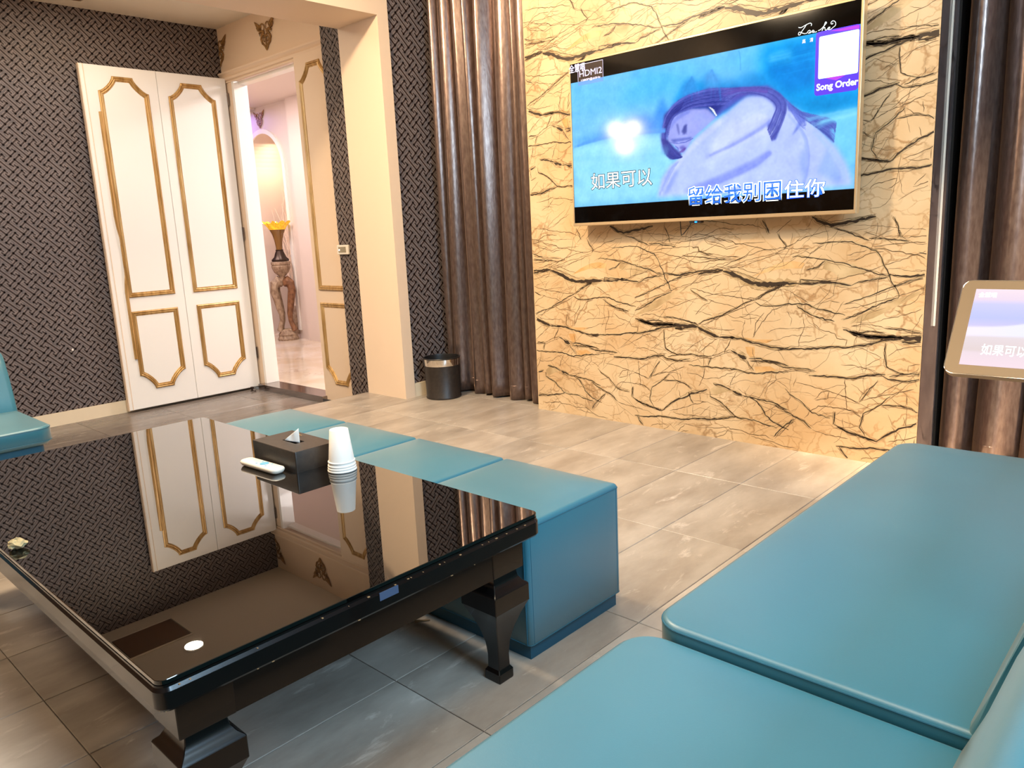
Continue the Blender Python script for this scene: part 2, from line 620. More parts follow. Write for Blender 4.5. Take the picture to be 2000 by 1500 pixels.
def fret(mb, u0, u1, v0, v1, f3, du=0.0, dv=0.0, mi=(1, 2, 3), P_=0.0985):
    """u,v plane pattern; f3(u, v, d) -> 3D point raised by d from the wall face"""
    segs = fret_segments()
    for layer, (extra, m_) in enumerate(((0.085, mi[0]), (0.05, mi[1]), (0.0, mi[2]))):
        d = 0.0004 * (layer + 1)
        for i in range(int((u0 - du) / P_) - 1, int((u1 - du) / P_) + 3):
            for j in range(int((v0 - dv) / P_) - 2, int((v1 - dv) / P_) + 3):
                for (a, b, w_) in segs:
                    ax, ay = a[0] * P_ + i * P_ + du, a[1] * P_ + j * P_ + dv
                    bx, by = b[0] * P_ + i * P_ + du, b[1] * P_ + j * P_ + dv
                    dx, dy = bx - ax, by - ay
                    ln = math.hypot(dx, dy)
                    dx, dy = dx / ln, dy / ln
                    h = (w_ + extra) * P_ / 2
                    pl = [(ax - dx * h - dy * h, ay - dy * h + dx * h), (bx + dx * h - dy * h, by + dy * h + dx * h),
                          (bx + dx * h + dy * h, by + dy * h - dx * h), (ax - dx * h + dy * h, ay - dy * h - dx * h)]
                    if min(p[0] for p in pl) > u1 or max(p[0] for p in pl) < u0 or min(p[1] for p in pl) > v1 or max(p[1] for p in pl) < v0:
                        continue
                    if min(p[0] for p in pl) < u0 or max(p[0] for p in pl) > u1:
                        pl = clip_poly(pl, u0, u1, 0)
                    if len(pl) > 2 and (min(p[1] for p in pl) < v0 or max(p[1] for p in pl) > v1):
                        pl = clip_poly(pl, v0, v1, 1)
                    if len(pl) > 2:
                        mb.add([f3(p[0], p[1], d) for p in pl], [tuple(range(len(pl)))], m_)


WPM = ['wp_grey', 'wp_light', 'wp_grey', 'wp_dark']
# the wallpapered walls all face the camera side; u runs so that the long bars fall to the right
mb = MB()
mb.box(XW - 0.12, XW, -1.5, 3.2, ZL, 2.62, 0)
fret(mb, 0.0, 3.1, ZL + 0.09, 2.57, lambda u, v, d: (XW + d, u, v), du=1.651, dv=1.047)
struct(mb.build('wall_left', WPM), 'dark brown key-fret wallpapered wall behind the open door', 'wall')
mb = MB()
mb.box(-3.72, -3.665, 2.975, 3.5, 0, 2.75, 0)
fret(mb, 2.975, 3.5, 0.085, 2.75, lambda u, v, d: (-3.665 + d, u, v), du=0.03, dv=0.02)
struct(mb.build('wall_corner', WPM), 'key-fret wallpapered wall between pillar and curtain', 'wall')
mb = MB()
mb.box(-4.40, -4.031, 3.03, 3.08, ZL, 2.56, 0)
fret(mb, -4.40, -4.031, ZL, 2.56, lambda u, v, d: (u, 3.03 - d, v), du=0.02, dv=0.05)
struct(mb.build('wall_strip', WPM), 'narrow key-fret wallpapered strip left of the cream pillar', 'wall')

mb = MB()
mb.box(XW + 0.0015, XW + 0.014, -1.5, 3.085, ZL, ZL + 0.09)
struct(mb.build('baseboard_left', 'base'))
mb = MB()
mb.box(-3.664, -3.652, 2.977, 3.5, 0.0005, 0.085)
struct(mb.build('baseboard_corner', 'base'))

# pillar and beam
mb = MB()
L = []
for ins, zz in ((0.0, 0.0), (0.0, 2.19)):
    L.append([(-4.03, 2.90, zz), (-3.65, 2.90, zz), (-3.65, 2.975, zz), (-4.03, 2.975, zz)])
mb.loft(L)
struct(mb.build('pillar', 'paint_cream'), 'square cream painted pillar beside the entry', 'pillar')
mb = MB()
mb.box(-4.03, -3.65, -1.5, 2.975, 2.19, 2.76)
struct(mb.build('ceiling_beam', 'paint_cream'), 'cream painted beam resting on the pillar', 'beam')

mb = MB()
mb.box(XW - 0.1, -4.03, -1.5, 3.2, 2.57, 2.66)
struct(mb.build('ceiling', 'ceil'), 'low cream ceiling over the entry', 'ceiling')
mb = MB()
mb.box(-4.03, 2.7, -1.6, 3.6, 2.75, 2.85)
struct(mb.build('ceiling', 'ceil'), 'cream ceiling of the main room', 'ceiling')
mb = MB()
mb.box(-4.03, 2.7, 3.5, 3.6, 0, 2.75)
struct(mb.build('wall_front', 'rear'), 'dark wall behind the curtains', 'wall')
mb = MB()
mb.box(2.6, 2.7, -1.6, 3.5, -0.19, 2.75)
struct(mb.build('wall_right', 'rear'), 'brown wall on the right', 'wall')
mb = MB()
mb.box(XW, 2.6, -1.6, -1.5, -0.25, 2.75)
struct(mb.build('wall_back', 'rear'), 'brown wall behind the sofas', 'wall')

# entry wall with doorway
D = 3.105
mb = MB()
mb.box(XW, -4.03, D, D + 0.09, 2.20, 2.57)                   # header
mb.box(XW, -5.676, D - 0.004, D + 0.09, ZL, 2.20)              # left jamb
mb.box(-3.80, -3.72, D, D + 0.09, ZL, 2.57)
struct(mb.build('wall_entry', 'paint_cream'), 'cream wall over the doorway', 'wall')
mb = MB()
prof = [(0, 2.172), (0.012, 2.172), (0.016, 2.180), (0.010, 2.186), (0.022, 2.192), (0.026, 2.208), (0.014, 2.214), (0.018, 2.222), (0.034, 2.236), (0.036, 2.246), (0.0, 2.256)]
mb.loft([[(x, D + 0.002 - a, z) for a, z in prof] for x in (XW + 0.001, -4.032)])
struct(mb.build('trim_1', 'paint_cream', smooth=True, angle=30), 'moulded cream lintel over the doorway', 'moulding')
mb = MB()
mb.box(-5.699, -5.668, D - 0.012, D + 0.10, ZL + 0.047, 2.1715)
mb.box(-5.70, -4.82, D + 0.03, D + 0.10, 2.150, 2.172)
struct(mb.build('trim_2', 'paint_white'), 'white door jamb', 'moulding')
mb = MB()
mb.box(-5.72, -4.80, 3.045, 3.2, ZL, ZL + 0.046)
struct(mb.build('trim_3', 'steel'), 'polished grey threshold step of the doorway', 'threshold')


# ---------------------------------------------------------------- gold mouldings and doors
def cusp_upper(y0, y1, z0, z1, c=0.10, s=0.10):
    """rectangle with concave-cut top corners; returns closed outline (y,z)"""
    pts = [(y0, z0), (y1, z0), (y1, z1 - s)]
    for k in range(1, 6):
        a = PI / 2 * k / 6
        pts.append((y1 - c * (1 - math.cos(a)) * 1.0, z1 - s + s * math.sin(a) * 1.0) if False else
                   (y1 - c * math.sin(a) ** 1.0 * (0.55 + 0.45 * math.sin(a)), z1 - s * (math.cos(a)) ** 1.0 * (0.55 + 0.45 * math.cos(a))))
    pts.append((y1 - c, z1))
    pts.append((y0 + c, z1))
    for k in range(5, 0, -1):
        a = PI / 2 * k / 6
        pts.append((y0 + c * math.sin(a) * (0.55 + 0.45 * math.sin(a)), z1 - s * math.cos(a) * (0.55 + 0.45 * math.cos(a))))
    pts.append((y0, z1 - s))
    return pts


def cusp_lower(y0, y1, z0, z1, c=0.10, s=0.11):
    up = cusp_upper(y0, y1, -z1, -z0, c, s)
    return [(a, -b) for a, b in reversed(up)]


def moulding(outline, w_, h, f3):
    """mitred picture-frame profile swept on the inside of a closed outline; f3(u, v, d)"""
    N = len(outline)
    area2 = sum(outline[i][0] * outline[(i + 1) % N][1] - outline[(i + 1) % N][0] * outline[i][1] for i in range(N))
    sg = 1 if area2 > 0 else -1
    prof = [(0, 0), (0.0, h * 0.55), (0.12, h * 0.8), (0.25, h), (0.36, h * 0.8), (0.42, h * 0.45), (0.5, h * 0.62), (0.62, h * 0.72), (0.74, h * 0.55), (0.8, h * 0.25), (0.9, h * 0.3), (1.0, 0)]
    loops = []
    for i in range(N):
        p0, p1, p2 = outline[i - 1], outline[i], outline[(i + 1) % N]
        d1 = Vector((p1[0] - p0[0], p1[1] - p0[1])).normalized()
        d2 = Vector((p2[0] - p1[0], p2[1] - p1[1])).normalized()
        n1 = Vector((-d1.y, d1.x)) * sg
        n2 = Vector((-d2.y, d2.x)) * sg
        b = (n1 + n2)
        b = b.normalized() if b.length > 1e-6 else n1
        k = 1.0 / max(0.4, b.dot(n1))
        loops.append([f3(p1[0] + b.x * a * w_ * k, p1[1] + b.y * a * w_ * k, d) for a, d in prof])
    loops.append(loops[0])
    m_ = MB()
    m_.loft(loops, 0, False, False, closed=False)
    return m_


XD = -5.77
door = sempty('door_1', 'white double-panel door standing open against the wallpapered wall, gold mouldings', 'door', (XD, 3.09, ZL))


def dl(x, y, z):
    return (x - XD, y - 3.09, z - ZL)


mb = MB()
L = []
for ins, xx in ((0.004, XD - 0.042), (0.0, XD - 0.038), (0.0, XD - 0.003), (0.003, XD)):
    y0, y1, z0, z1 = 2.055 + ins, 2.5615 - min(ins, 0.002), ZL + 0.018 + ins, 2.203 - ins
    L.append([dl(xx, y0, z0), dl(xx, y1, z0), dl(xx, y1, z1), dl(xx, y0, z1)])
mb.loft(L)
dpA = mb.build('door_panel', 'paint_white', door)
mb = MB()
L = []
for ins, xx in ((0.004, XD - 0.042), (0.0, XD - 0.038), (0.0, XD - 0.003), (0.003, XD)):
    y0, y1, z0, z1 = 2.5645 + min(ins, 0.002), 3.086 - ins, ZL + 0.018 + ins, 2.203 - ins
    L.append([dl(xx, y0, z0), dl(xx, y1, z0), dl(xx, y1, z1), dl(xx, y0, z1)])
mb.loft(L)
dpB = mb.build('door_panel', 'paint_white', door)
f3 = lambda u, v, d: dl(XD + d, u, v)
moulding(cusp_upper(2.155, 2.492, 0.636, 2.138), 0.034, 0.013, f3).build('moulding', 'gold', dpA)
moulding(cusp_lower(2.160, 2.496, -0.040, 0.536), 0.034, 0.013, f3).build('moulding', 'gold', dpA)
moulding(cusp_upper(2.632, 2.987, 0.632, 2.138), 0.034, 0.013, f3).build('moulding', 'gold', dpB)
moulding(cusp_lower(2.642, 2.987, -0.042, 0.536), 0.034, 0.013, f3).build('moulding', 'gold', dpB)
mb = MB()
# leading edge bead and long pull with a bowed grip
mb.box(*(XD - XD - 0.03, XD - XD + 0.004), *(2.050 - 3.09, 2.0545 - 3.09), 0.018, 2.393)
mb.box(0.0, 0.004, 2.078 - 3.09, 2.082 - 3.09, 0.018, 2.393)
mb.build('edge_bead', 'paint_cream', dpA)
mb = MB()
hz_ = [(1.90, 0.012), (1.3, 0.012), (1.10, 0.014), (1.06, 0.030), (1.0, 0.046), (0.92, 0.052), (0.84, 0.046), (0.78, 0.030), (0.74, 0.014), (0.6, 0.012), (0.196, 0.012)]
for seq in (((1.90, 1), (1.20, 1), (1.12, 0.7), (1.06, 0.22), (1.00, 0.12)), ((0.86, 0.12), (0.79, 0.25), (0.74, 0.7), (0.68, 1), (0.196, 1))):
    L = []
    for z, k in seq:
        yy1 = 2.158
        yy0 = yy1 - 0.019 * k
        L.append([dl(XD + 0.0005, yy0, z), dl(XD + 0.012, yy0 + 0.003 * k, z), dl(XD + 0.017, (yy0 + yy1) / 2, z), dl(XD + 0.014, yy1, z), dl(XD + 0.0005, yy1, z)])
    mb.loft(L)
mb.tube([dl(XD + 0.008, 2.156, 1.01), dl(XD + 0.008, 2.156, 0.85)], 0.003, 6)
mb.build('door_handle', 'gold', dpA)['label'] = 'long gilt pull handle with bowed grip'
for zz in (0.25, 1.2, 2.2):
    mb = MB()
    mb.lathe([(0.008, zz), (0.008, zz + 0.09)], 10, 0.004, 0.0)
    mb.build('hinge', 'steel', door)

door2 = sempty('door_2', 'closed white door leaf with gold mouldings partly hidden by the wallpapered strip', 'door', (-4.82, D, ZL))
mb = MB()
L = []
for ins, yy in ((0.0, 0.04), (0.0, -0.017), (0.003, -0.02)):
    L.append([(0.0 + ins, yy, 0.018), (1.03 - ins, yy, 0.018), (1.03 - ins, yy, 2.385), (0.0 + ins, yy, 2.385)])
mb.loft(L)
dpC = mb.build('door_panel', 'paint_cream', door2)
f3 = lambda u, v, d: (u + 4.82, -0.02 - d, v - ZL)
moulding(cusp_upper(-4.765, -4.415, 0.628, 2.130), 0.034, 0.013, f3).build('moulding', 'gold', dpC)
moulding(cusp_lower(-4.765, -4.415, -0.045, 0.540), 0.034, 0.013, f3).build('moulding', 'gold', dpC)

# door stop on the floor by the hinge
t = thing('door_stop', 'small dark metal door stop on the floor by the open door hinge', 'door stop', (-5.715, 2.985, ZL))
mb = MB()
mb.lathe([(0.016, 0), (0.016, 0.003), (0.008, 0.005), (0.008, 0.02), (0.014, 0.021), (0.014, 0.032), (0.01, 0.034)], 14)
mb.build('stop_body', 'bronze', t, True)
mb = MB()
mb.box(0.01, 0.05, -0.006, 0.006, 0.0, 0.012)
mb.build('floor_plate', 'steel', t)


# ---------------------------------------------------------------- filigree ornaments
def ornament(name, label, loc, w_, half=False, group=None):
    t = thing(name, label, 'ornament', loc, 0, group)
    mb = MB()
    s = w_ / 2.0

    def arc(cx, cz, r, a0, a1, n=12):
        return [((cx + r * math.cos(math.radians(a0 + (a1 - a0) * k / n))), (cz + r * math.sin(math.radians(a0 + (a1 - a0) * k / n)))) for k in range(n + 1)]
    paths = []
    for sg in (1, -1):
        if half and sg == -1:
            continue
        q = [(arc(0.27, 0.20, 0.20, -60, 300), 0.04), (arc(0.38, -0.06, 0.13, 40, 300), 0.065),
             ([(0.42, 0.25), (0.62, 0.30), (0.82, 0.46), (1.0, 0.62)], [0.11, 0.13, 0.09, 0.02]),
             ([(0.50, 0.10), (0.68, 0.16), (0.86, 0.30)], [0.07, 0.08, 0.02]),
             ([(0.10, -0.02), (0.34, -0.12), (0.48, -0.34), (0.38, -0.56), (0.16, -0.70), (0.02, -0.92)], [0.05, 0.07, 0.07, 0.065, 0.06, 0.04]),
             (arc(0.12, -0.38, 0.13, -90, 160), 0.045), ([(0.12, 0.02), (0.2, -0.1), (0.06, -0.2)], 0.045),
             ([(0.46, 0.0), (0.60, -0.02), (0.56, -0.16)], [0.06, 0.07, 0.03])]
        for p, r in q:
            paths.append(([(sg * a, b) for a, b in p], r))
    if not half:
        paths.append(([(0, -0.2), (0, -0.6), (0, -0.98)], [0.05, 0.06, 0.02]))
    for p, r in paths:
        rr = [x * s for x in r] if isinstance(r, list) else r * s
        mb.tube([(a * s, -0.006, b * s * 0.56 / 0.56) for a, b in p], rr, 6, 0, 0.5, (0, 1, 0))
    o = mb.build('filigree', 'ornament', t, True)
    return t


ornament('wall_ornament', 'bronze filigree ornament in the middle of the wall over the doorway', (-5.155, D - 0.002, 2.425), 0.27 * 0.98)
ornament('wall_ornament', 'half-hidden bronze filigree ornament in the corner left over the doorway', (XW + 0.006, D - 0.002, 2.425), 0.27, half=True)

# thermostat
t = thing('thermostat', 'small cream wall thermostat on the narrow wallpapered strip', 'thermostat', (-4.343, 3.028, 0.876))
mb = MB()
mb.loft([rrect(0.124, 0.062, 0.004, 3, 0, 0.031, 0)] and [[(p[0], -0.002 - h_, p[1]) for p in rrect(0.124, 0.062, 0.006, 3, 0, 0.031, 0, ins)] for h_, ins in ((0, 0), (0.010, 0), (0.013, 0.003))])
mb.build('case', 'white_plastic', t)
mb = MB()
mb.box(-0.042, 0.04, -0.0165, -0.0149, 0.014, 0.050)
mb.build('display', 'thermo', t)
mb = MB()
mb.lathe([(0.0055, 0), (0.0055, 0.002)], 10)
mb.v = [(x - 0.032, -0.0165 - z, y + 0.030) for x, y, z in mb.v]
mb.build('indicator', 'red_led', t)

# ---------------------------------------------------------------- corridor seen through the doorway
ZC = -0.145
mb = MB()
mb.box(-12.0, -3.7, 3.2, 5.7, ZC - 0.05, ZC)
struct(mb.build('floor', 'marble_floor'), 'glossy pale marble floor of the corridor', 'floor')
mb = MB()
mb.box(-12.0, -3.7, 3.19, 5.7, 2.46, 2.55)
mb.box(-12.0, -8.35, 3.19, 4.78, 2.44, 2.459)
struct(mb.build('ceiling', 'paint_corr'), 'pale corridor ceiling', 'ceiling')
AX0, AX1, AZ = -8.66, -7.90, 1.79
ac, ar = (AX0 + AX1) / 2, (AX1 - AX0) / 2
mb = MB()
YA = 4.8
mb.box(-12.0, AX0, YA, YA + 0.1, ZC, 2.46)
mb.box(AX1, -7.66, YA, YA + 0.1, ZC, 2.46)
N = 24
arc = [(ac - ar * math.cos(PI * k / N), AZ + ar * math.sin(PI * k / N)) for k in range(N + 1)]
vs, fs = [], []
for k, (x, z) in enumerate(arc):
    vs += [(x, YA, z), (x, YA, 2.46), (x, YA + 0.1, z), (x, YA + 0.55, z)]
for k in range(N):
    a, b = 4 * k, 4 * k + 4
    fs += [(a, b, b + 1, a + 1), (a, a + 3, b + 3, b)]
mb.add(vs, fs)
mb.box(AX0 - 0.1, AX0, YA + 0.1, YA + 0.55, ZC, 2.4)
mb.box(AX1, AX1 + 0.1, YA + 0.1, YA + 0.55, ZC, 2.4)
struct(mb.build('wall_corridor', 'paint_corr'), 'pale corridor wall with an arched niche', 'wall')
mb = MB()
mb.box(AX0 - 0.1, AX1 + 0.1, YA + 0.55, YA + 0.6, ZC, 2.4)
struct(mb.build('wall_niche', 'niche_back'), 'rough beige plaster back of the arched niche', 'wall')
mb = MB()
mb.box(AX0 + 0.001, AX1 - 0.001, YA + 0.535, YA + 0.549, ZC, ZC + 0.09)
mb.box(-12.0, AX0 - 0.002, YA - 0.012, YA - 0.001, ZC, ZC + 0.09)
struct(mb.build('baseboard_corridor', 'base'))
# raised white band round the arch
mb = MB()
L = []
band = [(AX0, ZC + 0.1), (AX0, 0.8)] + arc + [(AX1, 0.8), (AX1, ZC + 0.1)]
for i, (x, z) in enumerate(band):
    if z > AZ:
        dx, dz = (x - ac) / ar, (z - AZ) / ar
    else:
        dx, dz = (-1 if x < ac else 1), 0
    L.append([(x + dx * 0.001, YA - 0.001, z + dz * 0.001), (x + dx * 0.001, YA - 0.02, z + dz * 0.001), (x + dx * 0.05, YA - 0.02, z + dz * 0.05), (x + dx * 0.05, YA - 0.001, z + dz * 0.05)])
mb.loft(L)
struct(mb.build('trim_4', 'paint_white'), 'white band round the arched niche', 'moulding')
mb = MB()
mb.box(-7.64, -6.9, YA - 0.06, YA + 0.1, ZC, 2.46)
struct(mb.build('wall_corridor', 'paint_corr'), 'pale corridor pilaster right of the niche', 'wall')
mb = MB()
mb.box(-6.9, -3.7, YA - 0.06, YA + 0.1, ZC, 2.46)
mb.box(-12.1, -12.0, 3.19, 5.7, ZC, 2.55)
mb.box(-3.75, -3.72, 3.2, 5.7, ZC, 2.55)
mb.box(-12.0, XW - 0.12, 3.1, 3.2, ZC, 2.55)
struct(mb.build('wall_corridor', 'paint_corr'), 'pale end walls of the corridor', 'wall')

ornament('wall_ornament', 'small bronze filigree ornament over the arched corridor niche', (-8.29, YA - 0.003, 2.345), 0.24)

# carved pedestal with vase
t = thing('pedestal', 'carved stone pedestal with scrolled legs standing in the corridor', 'pedestal', (-7.93, 4.66, ZC))
t.scale = (0.62, 0.62, 1)
mb = MB()
mb.lathe([(0.185, 0), (0.19, 0.02), (0.175, 0.035), (0.165, 0.05), (0.172, 0.065), (0.15, 0.085), (0.135, 0.11), (0.10, 0.125), (0.05, 0.13)], 28)
mb.build('plinth', 'stone', t, True)
for k, (ang, mt) in enumerate(((255, 'stone'), (28, 'stone_brown'), (200, 'stone'))):
    mb = MB()
    ca, sa = math.cos(math.radians(ang)), math.sin(math.radians(ang))
    prof = [(0.03, 0.66), (0.10, 0.665), (0.16, 0.63), (0.17, 0.56), (0.14, 0.48), (0.11, 0.38), (0.08, 0.30), (0.085, 0.22), (0.12, 0.16), (0.145, 0.10)]
    rad = [0.055, 0.065, 0.075, 0.072, 0.066, 0.06, 0.05, 0.042, 0.042, 0.055]
    mb.tube([(r * ca, r * sa, z) for r, z in prof], rad, 9)
    mb.build('leg', mt, t, True)
mb = MB()
mb.lathe([(0.03, 0.62), (0.06, 0.69), (0.05, 0.72), (0.07, 0.735), (0.13, 0.77), (0.165, 0.82), (0.17, 0.84), (0.16, 0.85), (0.175, 0.86), (0.175, 0.885), (0.16, 0.89)], 28)
mb.build('bowl', 'stone', t, True)

t = thing('vase', 'amber glass trumpet vase with a scalloped yellow rim on the pedestal', 'vase', (-7.93, 4.66, ZC + 0.892))
t.scale = (0.62, 0.62, 1)
mb = MB()
L = []
for r, z, sc in ((0.16, 0.0, 0.25), (0.165, 0.02, 0.25), (0.11, 0.05, 0.15), (0.085, 0.09, 0.08), (0.065, 0.115, 0), (0.07, 0.13, 0)):
    L.append([(r * (1 - sc + sc * abs(math.cos(2 * (2 * PI * k / 32)))) * math.cos(2 * PI * k / 32), r * (1 - sc + sc * abs(math.cos(2 * (2 * PI * k / 32)))) * math.sin(2 * PI * k / 32), z) for k in range(32)])
mb.loft(L)
mb.build('foot', 'bronze', t, True)
mb = MB()
mb.lathe([(0.055, 0.128), (0.06, 0.17), (0.075, 0.24), (0.10, 0.30), (0.14, 0.352)], 32, cap1=False)
mb.build('body', 'amber', t, True)
mb = MB()
L = []
for r, z, sc in ((0.14, 0.35, 0.0), (0.16, 0.375, 0.03), (0.19, 0.405, 0.08), (0.225, 0.43, 0.14), (0.20, 0.425, 0.08), (0.12, 0.37, 0)):
    L.append([((r * (1 + sc * math.cos(9 * 2 * PI * k / 72))) * math.cos(2 * PI * k / 72), (r * (1 + sc * math.cos(9 * 2 * PI * k / 72))) * math.sin(2 * PI * k / 72), z + 0.12 * sc * math.cos(9 * 2 * PI * k / 72 + 1)) for k in range(72)])
mb.loft(L)
mb.build('rim', 'yellow', t, True)['label'] = 'scalloped yellow rim'


def twigs(name, label, loc, n, h, spread, m_, curl, seed):
    rnd = random.Random(seed)
    t = thing(name, label, 'branches', loc)
    mb = MB()
    for i in range(n):
        a = rnd.uniform(0, 2 * PI)
        lean = rnd.uniform(0.1, 1.0) * spread
        hh = h * rnd.uniform(0.6, 1.0)
        p = []
        ph = rnd.uniform(0, 6)
        for k in range(12):
            u = k / 11
            p.append((math.cos(a) * lean * u ** 1.4 + curl * math.sin(ph + 9 * u) * u * 0.5, (math.sin(a) * lean * u ** 1.4 + curl * math.cos(ph + 7 * u) * u * 0.5) * 0.4, hh * u))
        mb.tube(p, [0.0055 * (1 - 0.7 * k / 11) for k in range(12)], 4)
    mb.build('stems', m_, t)['kind'] = 'stuff'
    mb = MB()
    mb.lathe([(0.05, 0), (0.06, 0.03), (0.075, 0.2), (0.055, 0.33), (0.05, 0.34)], 18, cap1=False)
    mb.build('pot', 'stone', t, True)
    return t


twigs('dried_branches', 'tall dark dried branches left of the arched niche', (-8.42, 4.55, ZC), 12, 2.42, 0.34, 'twig_dark', 0.06, 3)
twigs('dried_branches', 'pale curly dried branches inside the lit arched niche', (-8.34, 5.06, ZC), 44, 1.9, 0.22, 'twig_pale', 0.16, 5)

# entry ceiling: downlight and grille (seen mirrored in the table)
t = thing('downlight', 'round recessed downlight in the entry ceiling', 'lamp', (-5.11, 2.01, 2.57))
mb = MB()
mb.lathe([(0.055, -0.001), (0.062, -0.005), (0.062, -0.008), (0.045, -0.008), (0.04, -0.001)], 28)
mb.build('trim_ring', 'white_plastic', t, True)
mb = MB()
mb.lathe([(0.010, -0.009), (0.010, -0.012)], 20)
mb.build('lens', 'disc', t)
t = thing('ceiling_hatch', 'square brown access panel in the entry ceiling', 'panel', (-5.49, 1.87, 2.57))
mb = MB()
mb.box(-0.17, 0.17, -0.21, 0.21, -0.010, -0.001)
mb.build('panel', 'rear', t)
mb = MB()
ring(mb, [(-0.18, -0.22, -0.006), (0.18, -0.22, -0.006), (0.18, 0.22, -0.006), (-0.18, 0.22, -0.006)], 0.006)
mb.build('frame', 'ceil', t)

# wall lamp on the back wall (its glow is mirrored in the television)
t = thing('wall_lamp', 'three-globe wall lamp on the back wall', 'lamp', (-5.20, -1.5, 1.92))
mb = MB()
mb.lathe([(0.06, 0.0), (0.055, 0.012), (0.02, 0.02)], 20)
mb.v = [(x, z, y) for x, y, z in mb.v]
for (dx, dz) in ((-0.12, 0.10), (0.12, 0.09), (0.0, -0.09)):
    mb.tube([(0, 0.01, 0), (dx * 0.5, 0.05, dz * 0.3), (dx, 0.05, dz - 0.03)], 0.007, 8)
mb.build('bracket', 'gold_dark', t, True)
for (dx, dz) in ((-0.12, 0.10), (0.12, 0.09), (0.0, -0.09)):
    mb = MB()
    mb.lathe([(0.004, -0.088), (0.05, -0.072), (0.077, -0.042), (0.088, 0.0), (0.077, 0.042), (0.05, 0.072), (0.004, 0.088)], 20)
    mb.v = [(x + dx, y + 0.11, z + dz) for x, y, z in mb.v]
    mb.build('globe', 'bulb', t, True)

